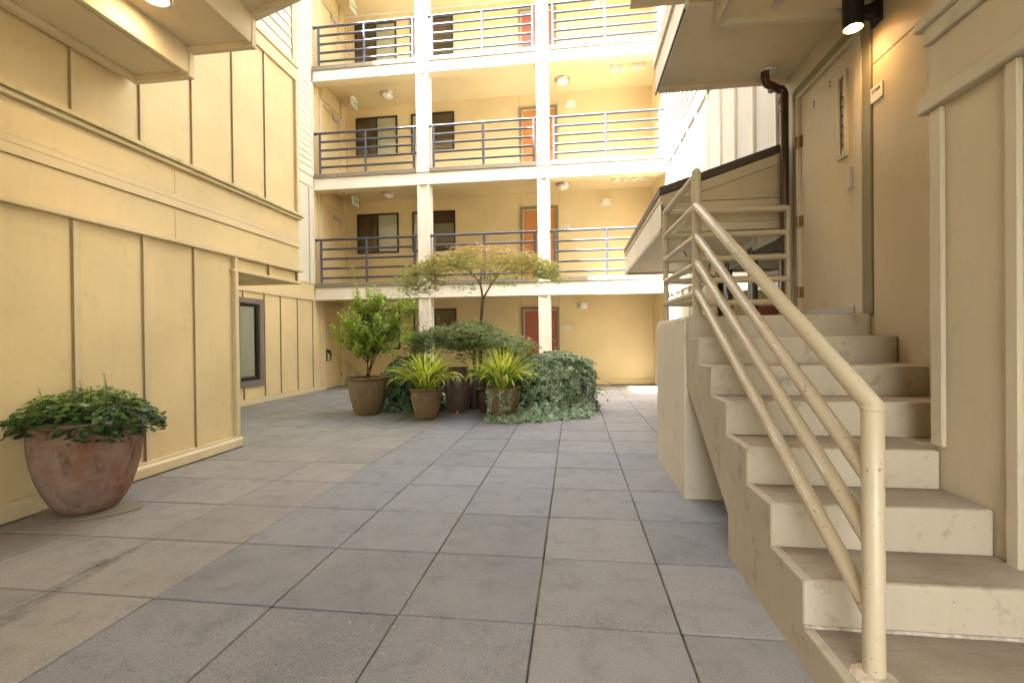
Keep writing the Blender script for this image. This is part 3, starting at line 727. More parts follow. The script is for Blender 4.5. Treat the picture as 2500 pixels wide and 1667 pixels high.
# near side wall (X=1.70)
XN = 1.70
nw = thing('stair_side_wall', (1.9, .8, 0), 'tan panelled wall with moulded bands rising beside the stair on the far right', 'wall')
MB().box(XN+.012, 2.08, -3.5, 2.465, -.04, 6).build('wall', m_tan, nw)
bn = [-3.4, -2.2, -1.0, .2, .83, 1.45, 2.03, 2.47]
for a, b in zip(bn[:-1], bn[1:]): box('panel', m_tan, nw, XN, XN+.012, a+.003, b-.003, .1, 2.275, .002)
for y in bn[1:-1]: box('batten', m_tan_trim, nw, XN-.022, XN, y, y+.055, .1, 2.272, .004)
MB().box(XN-.022, XN, 2.405, 2.478, .70, 2.272).box(XN-.012, XN+.05, 2.4785, 2.492, .70, 2.272).build('corner_board', m_tan_trim, nw, .005)
box('trim', m_tan_trim, nw, XN-.045, XN+.05, -3.5, 2.53, 2.275, 2.345, .006)
box('panel', m_tan, nw, XN-.012, XN+.01, -3.5, 2.49, 2.346, 2.588, .002)
MB().box(XN-.032, XN+.01, -3.5, 2.50, 2.59, 2.67).build('trim', m_tan_trim, nw, .004)
box('trim', m_tan_trim, nw, XN-.050, XN+.04, -3.5, 2.535, 2.672, 2.735, .005)
for a, b in ((-3.5, .9), (.905, 2.49)): box('panel', m_tan, nw, XN-.01, XN+.01, a, b, 2.737, 5.0, .002)

# ================================================================== STAIR
st = thing('concrete_staircase', (1.4, 2.6, 0), 'tan painted concrete staircase with saw-tooth side rising to the landing door', 'staircase')
RY = [1.565, 1.865, 2.155, 2.440, 2.758, 3.048, 3.345, 3.623]
RZ = [.143, .318, .500, .678, .862, 1.040, 1.217, 1.372]
X0 = .835
for k in range(8):
    y0 = RY[k]; y1 = RY[k+1] if k < 7 else 4.86
    zb = RZ[k-1]-.0 if k else 0.0
    x1 = XD-.002 if y0 > 2.5 else XD-.002
    xr = XN-.004 if k <= 3 else XD-.004
    if k == 3: x_parts = [(X0, XN-.004)]
    # riser block (body of the step down to the soffit) and worn tread slab face
    yb = y1+.02 if k < 7 else 4.86
    zl = max(-.04, (y0-2.44)*.67+.02) if k < 7 else 1.14
    if y0 < 2.44: zl = -.04
    poly = [(y0+.001*k, zl if k < 3 else max(.0, (y0-2.44)*.67+.25)), (y0, RZ[k]-.0), (yb if k < 7 else 4.86, RZ[k]), (yb if k < 7 else 4.86, (max(0, (yb-2.44)*.67+.25) if k >= 3 else zl) if k < 7 else 1.14)]
    if k == 7: poly = [(y0, 1.045), (y0, RZ[k]), (4.86, RZ[k]), (4.86, 1.13), (3.78, 1.13)]
    mbx = MB().prism(poly, 0, X0+.0007*k, xr)
    if k == 3:
        mbx.box(XN-.0045, XD-.004, 2.50, y1+.02, RZ[3]-.30, RZ[3]-.0002)
    sobj = mbx.build('step', m_stair, st, .011, 3)
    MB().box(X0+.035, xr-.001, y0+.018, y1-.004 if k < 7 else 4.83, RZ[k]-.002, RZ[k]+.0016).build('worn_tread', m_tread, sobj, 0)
MB().prism([(2.44, -.04), (2.44, .24), (3.62, 1.035), (3.78, 1.14), (4.86, 1.14), (4.86, 1.0), (3.9, 1.0), (2.75, .24), (2.75, -.04)], 0, X0+.006, XD-.006).build('stair_soffit_slab', m_stair, st, .006, 2)
MB().prism([(X0-.012, 3.69), (X0-.012, 4.865), (1.32, 4.865), (1.32, 3.69)], 2, -.04, 1.34).build('landing_pier', paint('pier_concrete', (.60, .555, .45), .7, .16, .6, .12, dcol=(.16, .15, .10), gscale=140), st, .008, 2)
MB().add([(X0-.012, 3.69, 1.341), (1.32, 3.69, 1.341), (1.32, 4.865, 1.341), (X0-.012, 4.865, 1.341), (X0+.012, 3.712, 1.376), (1.30, 3.712, 1.376), (1.30, 4.842, 1.376), (X0+.012, 4.842, 1.376)],
         [(0, 3, 2, 1), (4, 5, 6, 7), (0, 1, 5, 4), (1, 2, 6, 5), (2, 3, 7, 6), (3, 0, 4, 7)]).build('landing_edge', m_stair, st, .004, 2)
# white sealant bead where the second riser meets the first tread
bd = MB(); pts = [(X0+.0+.86*i/14, 1.862-.002*(i % 2), .147+.003*R.random()) for i in range(15)]; bd.tube(pts, .0075, 6).build('sealant_bead', simple('white_sealant', (.50, .46, .38), .7, nz=.9), st)

# stair handrail
hr = thing('stair_handrail', (.93, 2.7, .14), 'tan painted pipe handrail with four sloping rails down the stair side', 'handrail')
XH = .93; r0 = .031
top0 = (XH, 3.72, 2.215); top1 = (XH, 1.615, 1.0)
MB().tube([top0, top1, (XH, 1.615, .14)], r0, 24).build('newel_and_top_rail', m_rail, hr)
for za, zb_ in ((1.985, .765), (1.785, .565), (1.57, .335)):
    MB().tube([(XH, 3.72, za), (XH, 1.615, zb_)], .0285, 18).build('rail', m_rail, hr)
scr = MB(); camv = Vector((0, 0, 1.225))
for za, zb_, n_ in ((1.785, .565, 8), (1.57, .335, 22), (1.985, .765, 5)):
    A = Vector((XH, 3.72, za)); B = Vector((XH, 1.615, zb_)); ax = (B-A).normalized()
    for k in range(n_):
        u = R.uniform(.45, .88); p = A.lerp(B, u); nv = (camv-p); nv -= ax*nv.dot(ax); nv.normalize(); sd = ax.cross(nv); ang = R.uniform(-.7, .7); pts = []
        L = R.uniform(.006, .05); dd = R.choice((1, 1, .3)); dv = R.uniform(-.5, .5)
        for q in range(4):
            an = ang+dv*q*.35*(1.2-dd); nn = nv*math.cos(an)+sd*math.sin(an); pts.append(p+ax*(L*dd*q)+nn*.0286)
        scr.tube(pts, R.uniform(.0006, .0012), 4)
scr.build('scratch_marks', simple('scratched_primer', (.72, .66, .70), .6), hr)
kind([o for o in bpy.data.objects if o.name.startswith('scratch_marks')][0], 'stuff')
MB().lathe([(.031, .985), (.0335, .99), (.0335, .996), (.031, 1.0)], XH, 1.615, 20).build('weld_bead', m_rail, hr)
fl = MB().lathe([(.001, .16), (.035, .16), (.05, .152), (.065, .145)], XH, 1.615, 20)
fl.build('base_collar', simple('weathered_sealant', (.55, .47, .36), .7, nz=.8), hr)
lr = thing('landing_guardrail', (1.4, 4.3, 1.37), 'tan five-rail pipe guardrail round the stair landing beside the drain pipe', 'railing')
MB().tube([(XH, 3.72, 1.375), (XH, 3.72, 2.46)], .034, 24).lathe([(.034, 2.46), (.030, 2.476), (.018, 2.488), (.001, 2.492)], XH, 3.72, 24).build('corner_post', m_rail, lr)
XF = .905; YL = 4.79
MB().tube([(XF, YL, 1.375), (XF, YL, 2.44)], .0285, 18).build('post', m_rail, lr)
MB().tube([(2.03, YL, 1.375), (2.03, YL, 2.44)], .0285, 18).build('post', m_rail, lr)
for k, z in enumerate((2.435, 2.205, 1.975, 1.765, 1.545)):
    MB().tube([(XH, 3.72, z), (XF, YL, z)], .0295, 16).build('rail', m_rail, lr)
    MB().tube([(XF, YL, z), (2.03, YL, z)], .0295, 16).build('rail', m_rail, lr)
for x, y in ((XH, 3.72), (XF, YL)): MB().box(x-.055, x+.055, y-.05, y+.05, 1.374, 1.384).build('base_plate', m_stair, lr, .004)

# ================================================================== CANOPY
cp = thing('entrance_canopy', (1.5, 6.5, 2.3), 'tan boxed entrance canopy with brown metal edged sloping roof behind the railings', 'canopy')
CX, CY0, CY1 = .893, 4.95, 8.26
MB().prism([(CX+.02, 2.33), (2.045, 2.33), (2.045, 3.00), (CX+.02, 2.64)], 1, CY0+.02, CY1-.02).build('body', m_tan, cp)
MB().prism([(CX-.02, 2.655), (CX-.02, 2.735), (2.045, 3.105), (2.045, 3.025)], 1, CY0-.025, CY1+.02).build('roof', m_roofm, cp, .003)
MB().prism([(CX+.005, 2.55), (CX+.005, 2.653), (2.045, 3.022), (2.045, 2.92)], 1, CY0-.012, CY0+.02).build('rake_board', m_tan_trim, cp, .003)
MB().box(CX+.005, 2.045, CY0-.006, CY0+.02, 2.585, 2.60).build('flashing', m_tan_trim, cp, .002)
MB().box(CX, 2.045, CY0-.01, CY0+.02, 2.36, 2.575).build('fascia', m_tan, cp, .003)
MB().box(CX, 2.045, CY0-.018, CY0+.02, 2.28, 2.355).build('fascia_trim', m_tan_trim, cp, .003)
MB().box(CX-.012, CX+.02, CY0-.016, CY1+.01, 2.60, 2.654).build('eave_trim', m_tan_trim, cp, .003)
for a, b in ((CY0-.01, 5.6), (5.604, CY1+.005)): MB().box(CX-.003, CX+.02, a, b, 2.33, 2.598).build('side_board', m_pale, cp, .002)
MB().box(CX-.010, CX+.02, CY0-.015, CY1+.01, 2.285, 2.325).build('side_trim', m_tan_trim, cp, .003)
MB().box(CX+.02, 2.045, CY0+.02, CY1, 2.315, 2.329).build('soffit', m_soffit, cp)
MB().box(CX+.02, 2.045, CY1-.06, CY1+.01, 2.28, 2.33).build('soffit_trim', m_soffit, cp, .003)
MB().lathe([(.11, 2.314), (.112, 2.306), (.085, 2.306), (.085, 2.330)], 1.538, 7.149, 28).build('downlight_ring', m_white, cp)
MB().lathe([(.085, 2.3135), (.001, 2.3135)], 1.538, 7.149, 28).build('downlight_lens', m_lampblk, cp)
cb = thing('hanging_cable', (1.3, 6.0, 2.0), 'thin black cable looping down below the canopy soffit behind the railing', 'cable')
MB().tube([(1.02, 5.3, 2.28), (1.00, 5.3, 2.0), (1.01, 5.3, 1.72), (1.15, 5.3, 1.63), (1.32, 5.3, 1.66), (1.40, 5.25, 1.80)], .005, 6).build('cable', m_ink, cb)
MB().tube([(1.22, 5.6, 2.28), (1.35, 5.6, 2.02), (1.50, 5.55, 1.93), (1.68, 5.5, 1.82), (1.72, 5.5, 1.6), (1.66, 5.5, 1.35)], .006, 6).build('cable', m_ink, cb)

# drain pipe
dp = thing('drain_pipe', (2.02, 4.86, 2.2), 'glossy brown drain pipe with an offset elbow running down beside the landing door', 'pipe')
pp = [(1.80, 4.70, 3.70), (1.80, 4.70, 3.63)]
for k in range(6): a = PI/2*k/5; pp.append((1.80+.06*(1-math.cos(a)), 4.70+.02*k/5, 3.63-.06*math.sin(a)))
for k in range(6): a = PI/2*k/5; pp.append((1.95+.06*math.sin(a), 4.80, 3.57-.06*(1-math.cos(a))))
pp.append((2.01, 4.82, .5))
MB().tube(pp, .037, 18).build('pipe', m_pipe, dp)
MB().tube([(2.01, 4.82, 3.50), (2.01, 4.82, 3.44)], .044, 18).tube([(1.88, 4.78, 3.57), (1.90, 4.785, 3.57)], .042, 16).build('coupling', m_pipe, dp)
MB().lathe([(.001, 3.698), (.07, 3.698), (.072, 3.69), (.045, 3.688)], 1.83, 4.70, 20).build('ceiling_flange', m_white, dp)

# ================================================================== OVERHEAD
ol = thing('overhead_landing', (1.45, 4.3, 3.8), 'tan soffit slab of the upper stair landing overhead at the right', 'landing')
MB().box(.86, 2.08, 3.70, 4.92, 3.706, 4.05).build('slab', m_soffit_d, ol)
MB().box(.845, .875, 3.66, 4.93, 3.69, 3.93).build('fascia', m_pale, ol, .003)
MB().box(.825, .876, 3.66, 4.945, 3.934, 4.10).build('upper_fascia', m_pale_trim, ol, .003)
MB().box(.875, 2.08, 4.86, 4.93, 3.675, 3.71).box(.875, 2.08, 4.93, 4.95, 3.69, 4.08).build('edge_trim', m_soffit, ol, .003)
MB().box(.842, .858, 3.70, 4.95, 3.672, 3.688).build('metal_drip', m_black, ol, .002)
ob = thing('overhead_walkway', (-.8, 1.5, 4.0), 'stepped tan underside of the covered passage overhead nearest the viewer', 'walkway')
YW = 3.75
def lip(x0, x1, z, y=YW): return MB().box(x0, x1, y-.03, y+.03, z, z+.09).build('edge_trim', m_soffit, ob, .004)
# left stepped soffits (bottom surfaces recessed 3 cm above the trim lips)
MB().box(XA+.046, -3.30, -3.5, YW-.031, 3.585, 4.4).build('soffit', m_soffit_d, ob)
MB().box(-3.298, -2.70, -3.5, YW-.031, 3.79, 4.4).build('soffit', m_soffit_d, ob)
MB().prism([(-2.698, 4.03), (-1.9, 4.28), (-1.9, 4.55), (-2.698, 4.55)], 1, -3.5, YW-.031).build('soffit', m_soffit_d, ob)
MB().box(-1.898, .46, -3.5, YW-.031, 4.29, 4.55).build('soffit', m_soffit_d, ob)
MB().box(.462, 1.06, -3.5, 3.66, 3.745, 4.5).build('soffit', m_soffit_d, ob)
MB().box(1.10, 2.08, -3.5, 3.64, 3.545, 4.5).build('soffit', m_soffit_d, ob)
MB().box(-3.34, -3.2985, -3.5, YW-.031, 3.56, 3.789).build('beam_side', m_soffit, ob, .003)
MB().box(-2.74, -2.699, -3.5, YW-.031, 3.765, 4.03).build('beam_side', m_soffit, ob, .003)
lip(XA+.046, -3.345, 3.535)
lip(-3.285, -2.755, 3.745)
MB().box(-3.345, -3.285, YW-.03, YW+.03, 3.535, 3.835).build('edge_trim', m_soffit, ob, .004)
MB().box(-2.755, -2.695, YW-.03, YW+.03, 3.745, 4.06).build('edge_trim', m_soffit, ob, .004)
MB().prism([(-2.694, 3.985), (-1.9, 4.24), (-1.9, 4.33), (-2.694, 4.075)], 1, YW-.03, YW+.03).build('edge_trim', m_soffit, ob, .004)
MB().box(XA+.046, XA+.105, -3.5, YW-.031, 3.535, 3.584).build('edge_trim', m_soffit, ob, .004)
MB().box(-3.40, -3.365, -3.5, YW-.1, 3.562, 3.584).build('conduit_cover', m_soffit, ob, .003)
MB().prism([(XA+.046, 3.626), (-3.346, 3.626), (-3.346, 3.836), (-2.756, 3.836), (-2.756, 4.076), (-1.9, 4.331), (.43, 4.331), (.43, 5.2), (XA+.046, 5.2)][::1], 1, YW-.028, YW+.02).build('fascia', m_soffit, ob)
MB().box(-1.9, .44, YW-.03, YW+.03, 4.24, 4.33).build('edge_trim', m_soffit, ob, .004)
# right part
MB().box(.45, 2.08, 3.661, 3.70, 3.72, 5.2).build('fascia', m_soffit, ob, .003)
MB().box(.45, 1.06, 3.60, 3.66, 3.718, 3.75).build('edge_trim', m_soffit, ob, .003)
MB().box(.45, .49, -3.5, 3.6, 3.718, 4.29).build('beam_side', m_soffit, ob, .003)
MB().box(1.06, 1.10, -3.5, 3.70, 3.50, 3.717).build('beam_side', m_tan_trim, ob, .004)
MB().box(1.101, 2.08, 3.64, 3.702, 3.50, 3.716).build('beam_side', m_tan_trim, ob, .004)
MB().box(1.40, 1.435, -3.5, 3.55, 3.527, 3.544).box(1.455, 1.475, -3.5, 3.55, 3.535, 3.544).build('conduit_cover', m_alu, ob, .003)
# high roofs that give the courtyard its shade
MB().box(-3.048, 6, -6, 3.70, 11.1, 11.3).build('roof', m_roofm, ob)
MB().box(-3.9, -1.1, -3.6, -3.4, -.05, 11.1).box(-1.1, 5.5, -3.6, -3.4, 4.3, 11.1).box(1.70, 5.5, -3.6, -3.4, -.05, 4.3).build('added_rear_wall', m_tan, ob)  # unseen wall added behind the camera; its opening is sized for the near fill light
dl = thing('recessed_downlight', (-3.45, 3.2, 3.8), 'round recessed downlight glowing warm in the left overhead soffit', 'ceiling light')
dx, dy = -3.06, 3.155
MB().lathe([(.105, 3.789), (.107, 3.779), (.082, 3.777), (.078, 3.785)], dx, dy, 32).build('trim_ring', m_white, dl)
MB().lathe([(.080, 3.786), (.001, 3.786)], dx, dy, 24).build('lit_lens', m_glow2, dl)
def spot(nm, loc, tgt, e, ang, blend=.6, col=(1, .68, .32), size=.02):
    l = bpy.data.lights.new(nm, 'SPOT'); l.energy = e; l.spot_size = math.radians(ang); l.spot_blend = blend; l.color = col; l.shadow_soft_size = size
    o = bpy.data.objects.new(nm, l); COL.objects.link(o); o.location = loc
    o.rotation_euler = (Vector(tgt)-Vector(loc)).to_track_quat('-Z', 'Y').to_euler(); return o
spot('downlight_lamp', (dx, dy, 3.77), (dx-.12, dy, 2.6), 2.2, 165, 1, size=.05)
# wall lamp by the door
wl = thing('wall_lamp', (XD, 3.53, 3.4), 'black cylinder downlight on a wall bracket, lit, above the stair sign', 'wall lamp')
lx, ly = 1.925, 3.53
MB().lathe([(.001, 3.56), (.060, 3.56), (.063, 3.55), (.063, 3.335), (.063, 3.325), (.057, 3.325)], lx, ly, 32).build('shade', m_lampblk, wl, 0)
MB().lathe([(.0575, 3.325), (.055, 3.36), (.045, 3.375)], lx, ly, 32).build('reflector', m_gold, wl)
MB().lathe([(.046, 3.372), (.001, 3.372)], lx, ly, 24).build('bulb', m_glow, wl)
MB().prism([(1.982, 3.40), (1.982, 3.46), (2.03, 3.47), (2.076, 3.51), (2.076, 3.36), (2.03, 3.385)], 1, ly-.03, ly+.03).build('arm', m_lampblk, wl, .003)
MB().prism([(3.475, 3.34), (3.585, 3.34), (3.585, 3.52), (3.475, 3.52)], 0, 2.066, XD-.001).build('bracket', m_lampblk, wl, .004)
spot('wall_lamp_light', (lx, ly, 3.33), (lx+.03, ly-.01, 2.6), 1.2, 104, .8, col=(1, .50, .13), size=.02)

# ================================================================== POTS
def pot(name, cx, cy, r, h, rb, m, label, prof=None, wob=.0, lipw=.02, soil=.06, tilt=(0, 0)):
    t = thing(name, (cx, cy, 0), label, 'plant pot')
    if prof is None:
        prof = [(.001, .004), (rb*.92, .004), (rb, .02)]
        for k in range(1, 13):
            u = k/12; rr = rb+(r-rb)*(math.sin(u*PI*.54))**.82; prof.append((rr, .02+(h-.05)*u))
        prof += [(r+lipw, h-.03), (r+lipw+.006, h-.012), (r+lipw-.006, h), (r-.012, h), (r-.025, h-.02), (r-.03, h-soil-.03)]
    b = MB().lathe(prof, cx, cy, 56, wob=wob, tilt=tilt).build('body', m, t)
    rr = prof[-1][0]+.004; MB().lathe([(rr, h-soil), (rr*.6, h-soil+.012), (.001, h-soil+.015)], cx, cy, 30).build('soil', m_soil, t)
    return t
BX, BY = -3.54, 3.02
PZ = 1.0
prof = [(.001, .012), (.145, .012), (.172, .03), (.215, .09), (.252, .17), (.285, .27), (.308, .37), (.320, .46), (.323, .54), (.317, .61), (.312, .632), (.324, .643), (.330, .655), (.326, .670), (.312, .676), (.298, .66), (.292, .60)]
prof = [(a, b*PZ) for a, b in prof]
pot('terracotta_pot', BX, BY, .32, .67, .15, m_terra, 'large weathered terracotta pot at the left wall, overflowing with round leaves', prof, wob=.012, soil=.07)
sa = thing('plant_saucer', (BX, BY, 0), 'cracked stone saucer and spill stain under the large terracotta pot', 'saucer')
sv = MB(); pts = []
for k in range(22):
    a = 2*PI*k/22; rr = .27+.05*math.sin(2*a+.6)+.03*R.random(); pts.append((BX+.02+rr*1.05*math.cos(a), BY-.02+rr*.80*math.sin(a)))
sv.prism(pts, 2, .002, .010).build('slab', paint('pale_stone', (.25, .215, .165), .8, .6, .4), sa, .002)
P1 = (-3.385, 7.42); P2 = (-2.27, 7.05); JR = (-1.93, 7.72); P4 = (-1.07, 7.1)
pot('plant_pot', *P1, .315, .62, .20, m_brownpot, 'tallest brown stoneware pot, leftmost of the group, holding the green shrub')
pot('plant_pot', *P2, .235, .48, .155, m_brownpot, 'brown stoneware pot of striped grass between the shrub pot and the bronze jar')
pot('plant_pot', *P4, .245, .49, .155, m_brownpot, 'brown stoneware pot of striped grass with ivy creeping round its foot')
jp = [(.001, .03), (.165, .03), (.175, .05), (.20, .20), (.232, .40), (.246, .52), (.244, .60), (.225, .665), (.185, .70), (.165, .712), (.18, .73), (.185, .745), (.17, .75), (.15, .745), (.14, .70)]
pot('bronze_jar', *JR, .18, .75, .17, m_bronze, 'tall glossy bronze glazed jar between the two grass pots', jp, soil=.05)
ft = thing('pot_foot', (JR[0], JR[1]-.17, 0), 'small copper coloured foot under the bronze jar', 'pot foot')
MB().box(JR[0]+.02, JR[0]+.05, JR[1]-.215, JR[1]-.15, 0, .05).build('block', simple('copper_clay', (.42, .17, .08), .6), ft, .004)
DK = (-1.75, 8.25)
pot('dark_planter', *DK, .30, .66, .22, m_darkpot, 'dark brown planter behind the bronze jar, under the low maple')
DK2 = (-1.50, 7.75)
pot('dark_pot', -1.44, 7.78, .19, .40, .13, m_darkpot, 'small dark red-brown pot standing behind the right grass pot')

# ================================================================== PLANTS
def stems(name, parent, paths, m):
    s = MB()
    for pts, ra, rb in paths:
        n = len(pts); s.tube(pts, [ra+(rb-ra)*i/(n-1) for i in range(n)], 7)
    return s.build(name, m, parent)
def curve(p0, p1, bend, n=7):
    p0 = Vector(p0); p1 = Vector(p1); b = Vector(bend); return [tuple(p0.lerp(p1, i/(n-1))+b*math.sin(PI*i/(n-1))) for i in range(n)]
def randn(n): 
    a = NR.normal(size=(n, 3)); return a/np.linalg.norm(a, axis=1, keepdims=True)

# green shrub: sprigs of leaf whorls
gs = thing('green_shrub', (*P1, .56), 'bright green leafy shrub with upright shoots in the tallest brown pot', 'shrub')
bx, by = P1
Pl = []; Dl = []; Nl = []; Sl = []; Tl = []; paths = []
def sprig(base, tip, n, leafs, tint):
    base = np.array(base); tip = np.array(tip); d = tip-base; L = np.linalg.norm(d); d /= L
    a = np.cross(d, [0, 0, 1.0]); a = a/np.linalg.norm(a) if np.linalg.norm(a) > .1 else np.array([1.0, 0, 0]); b = np.cross(d, a)
    for k in range(n):
        u = k/(n-1); p = base+(tip-base)*u; ang = k*2.4+R.random()
        for q in range(2 if k < n-1 else 4):
            an = ang+q*PI*(1 if k < n-1 else .5); out = a*math.cos(an)+b*math.sin(an)
            dd = out*(1.1-.3*u)+d*(.25+.5*u)+np.array([0, 0, -.12]); Pl.append(p); Dl.append(dd+NR.normal(size=3)*.12); Nl.append(d*1.2-out*.4+np.array([0, -.1, .7])); Sl.append(leafs*(1-.3*u)*R.uniform(.8, 1.25)); Tl.append(min(1, max(0, tint+.38*u+R.uniform(-.22, .22))))
ell = [(-3.30, 7.40, 1.50, .50, .45, .40, 125), (-2.98, 7.40, 1.30, .42, .42, .34, 72), (-3.74, 7.42, 1.38, .26, .30, .20, 40), (-3.40, 7.36, 1.15, .34, .36, .22, 56), (-3.34, 7.42, 1.84, .28, .28, .18, 38), (-2.75, 7.42, 1.72, .20, .2, .16, 22)]
for ex, ey, ez, ra, rb_, rc, n in ell:
    for k in range(n):
        d = randn(1)[0]; u = R.random()**.35; c = np.array([ex+d[0]*ra*u, ey+d[1]*rb_*u, ez+d[2]*rc*u])
        v = c-np.array([bx+.04, by, 1.0]); v = v/np.linalg.norm(v)+np.array([0, 0, .55]); v /= np.linalg.norm(v); L = R.uniform(.10, .17)
        sprig(c-v*L*.5, c+v*L*.5, 6, .078, .30)
        if k % 4 == 0: paths.append((curve((bx+R.uniform(-.05, .05), by, .95), tuple(c), (0, 0, .03)), .006, .002))
for tx, tz, n in ((-3.58, 2.42, 19), (-3.56, 2.15, 12), (-3.62, 2.02, 11), (-3.25, 2.10, 8), (-3.36, 2.05, 8), (-2.72, 1.98, 11), (-2.62, 1.86, 8), (-2.95, 1.95, 8), (-3.95, 1.42, 9), (-3.92, 1.22, 7), (-3.05, 1.98, 7)):
    b0 = (bx+(tx-bx)*.55, by, 1.0+(tz-1.0)*.45); sprig(b0, (tx, by+R.uniform(-.1, .1), tz), n, .075, .5)
    paths.append((curve(b0, (tx, by, tz), (0, 0, 0)), .005, .002)); paths.append((curve((bx, by, .85), b0, (0, 0, .02)), .008, .005))
for tx, tz in ((-3.40, 1.15), (-3.18, 1.2), (-3.05, 1.3), (-3.3, 1.25)):
    paths.append((curve((bx+R.uniform(-.07, .1), by+R.uniform(-.04, .04), .55), (tx, by, tz), (R.uniform(-.03, .03), 0, 0)), .012, .007))
for k in range(5):
    tx = -3.7+.1*k; paths.append((curve((bx-.1, by-.05, .56), (tx-.1, by-.2, .95-.05*k), (0, 0, .05)), .003, .001)); sprig((tx-.07, by-.18, .86-.05*k), (tx-.12, by-.22, .97-.05*k), 3, .035, .3)
scatter(tpl_oval(1, .44, .16), np.array(Pl), np.array(Dl), np.array(Nl), np.array(Sl), np.array(Tl)).build('foliage', m_l_shrub, gs)
stems('stems', gs, paths, m_stemr)

# maples
def maple(name, base, trunk_paths, crown_fn, n, size, mat, label, cat):
    t = thing(name, base, label, cat)
    stems('trunk', t, trunk_paths[:3], m_bark); stems('limbs', t, trunk_paths[3:], m_bark)
    P, T_ = crown_fn(n)
    D = NR.normal(size=(len(P), 3))*[1, 1, .25]; D += (P-np.array([base[0], base[1], P[:, 2].mean()]))*[.8, .8, 0]; Nn = np.tile([0, -.15, 1.0], (len(P), 1))+NR.normal(size=(len(P), 3))*.35
    S = NR.uniform(.7, 1.25, len(P))*size
    scatter(tpl_maple(.3), P, D, Nn, S, T_).build('crown', mat, t); return t
TX, TY = -1.60, 8.30
def crown_hi(n):
    C = []
    for k in range(150):
        u = R.random()**.5; a = R.uniform(0, 2*PI); x = 1.28*u*math.cos(a); y = .95*u*math.sin(a)
        z = 2.84-.42*u**2.2+R.uniform(-.09, .05); C.append((x, y, z, u))
    for k in range(34):
        C.append((R.uniform(-1.48, -.75), R.uniform(-.5, .4), R.uniform(2.05, 2.50), .9))
    for k in range(16): x = R.uniform(.85, 1.25); C.append((x, R.uniform(-.4, .3), 2.62-.45*(x-.6)+R.uniform(-.07, .05), .9))
    for k in range(6): C.append((R.uniform(-.6, .6), R.uniform(-.4, .2), R.uniform(2.08, 2.3), .5))
    for k in range(14): C.append((R.uniform(-.55, .75), R.uniform(-.4, .3), R.uniform(2.45, 2.62), .4))
    P = []; T_ = []
    for x, y, z, u in C:
        m = 25 if z > 2.3 else 22
        q = NR.normal(size=(m, 3))*[.12, .12, .035]; q[:, 2] -= .5*(q[:, 0]**2+q[:, 1]**2)*2
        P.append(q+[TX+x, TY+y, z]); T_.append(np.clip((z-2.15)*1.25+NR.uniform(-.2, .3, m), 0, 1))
    return np.concatenate(P), np.concatenate(T_)
tp = [([(TX-.06, TY, .55), (TX-.055, TY, 1.1), (TX-.045, TY, 1.45), (TX-.02, TY, 1.75), (TX, TY, 1.93)], .036, .026),
      ([(TX, TY, 1.93), (TX-.02, TY, 2.06), (TX-.035, TY, 2.16), (TX-.11, TY, 2.30), (TX-.22, TY, 2.42), (TX-.42, TY+.05, 2.56), (TX-.72, TY+.1, 2.60)], .022, .006),
      ([(TX, TY, 1.93), (TX+.06, TY, 2.04), (TX+.15, TY, 2.19), (TX+.26, TY, 2.33), (TX+.42, TY, 2.44), (TX+.62, TY, 2.50)], .021, .006)]
for a, b, bd, ra in (((-.035, 0, 2.2), (-.10, .1, 2.62), (.03, 0, 0), .012), ((-.06, 0, 2.25), (.10, -.2, 2.72), (0, 0, 0), .010), ((.15, 0, 2.2), (.12, .2, 2.6), (-.03, 0, 0), .010), ((.17, 0, 2.22), (.24, 0, 2.5), (.05, 0, 0), .010),
                  ((.24, 0, 2.31), (.0, -.2, 2.55), (0, 0, .03), .008), ((-.2, 0, 2.42), (-.45, -.3, 2.72), (0, 0, .03), .009), ((-.35, 0, 2.5), (-.95, -.1, 2.40), (0, 0, .08), .008), ((-.9, -.1, 2.4), (-1.35, -.1, 2.15), (0, 0, .05), .006),
                  ((.4, 0, 2.43), (.75, .2, 2.66), (0, 0, .03), .008), ((.6, 0, 2.5), (1.15, -.1, 2.35), (0, 0, .08), .007), ((-.7, 0, 2.6), (-1.2, .2, 2.55), (0, 0, .05), .005), ((.0, 0, 2.1), (-.5, -.4, 2.30), (0, 0, -.02), .004), ((.3, -.05, 2.38), (.55, -.5, 2.62), (0, 0, .02), .006), ((0, .0, 2.6), (.4, .1, 2.78), (0, 0, .03), .006), ((-.1, 0, 2.6), (-.5, 0, 2.78), (0, 0, .03), .006)):
    tp.append((curve((TX+a[0], TY+a[1], a[2]), (TX+b[0], TY+b[1], b[2]), bd), ra, .002))
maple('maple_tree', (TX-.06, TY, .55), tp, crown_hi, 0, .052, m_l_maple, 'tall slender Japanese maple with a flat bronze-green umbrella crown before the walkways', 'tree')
LX, LY = -1.75, 7.98
def crown_lo(n):
    P = []; T_ = []
    for k in range(250):
        u = R.random()**.5; a = R.uniform(0, 2*PI); x = 1.08*u*math.cos(a); y = .72*u*math.sin(a)
        top = 1.54-.26*(abs(x)/1.0)**1.5-(.10 if x > .35 else 0)-.10*(y/.7)**2; z = top-R.random()**1.3*.50*(1-u*.5)
        m = 24; q = NR.normal(size=(m, 3))*[.09, .09, .035]; q[:, 2] -= (q[:, 0]**2+q[:, 1]**2)*1.5
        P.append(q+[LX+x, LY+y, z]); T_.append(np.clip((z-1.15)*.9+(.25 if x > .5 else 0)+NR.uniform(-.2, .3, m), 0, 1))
    for k in range(16):
        x = R.uniform(-.25, .3); m = 14; P.append(NR.normal(size=(m, 3))*[.07, .07, .05]+[LX+x+.02, LY-.25, R.uniform(.86, 1.1)]); T_.append(NR.uniform(0, .6, m))
    return np.concatenate(P), np.concatenate(T_)
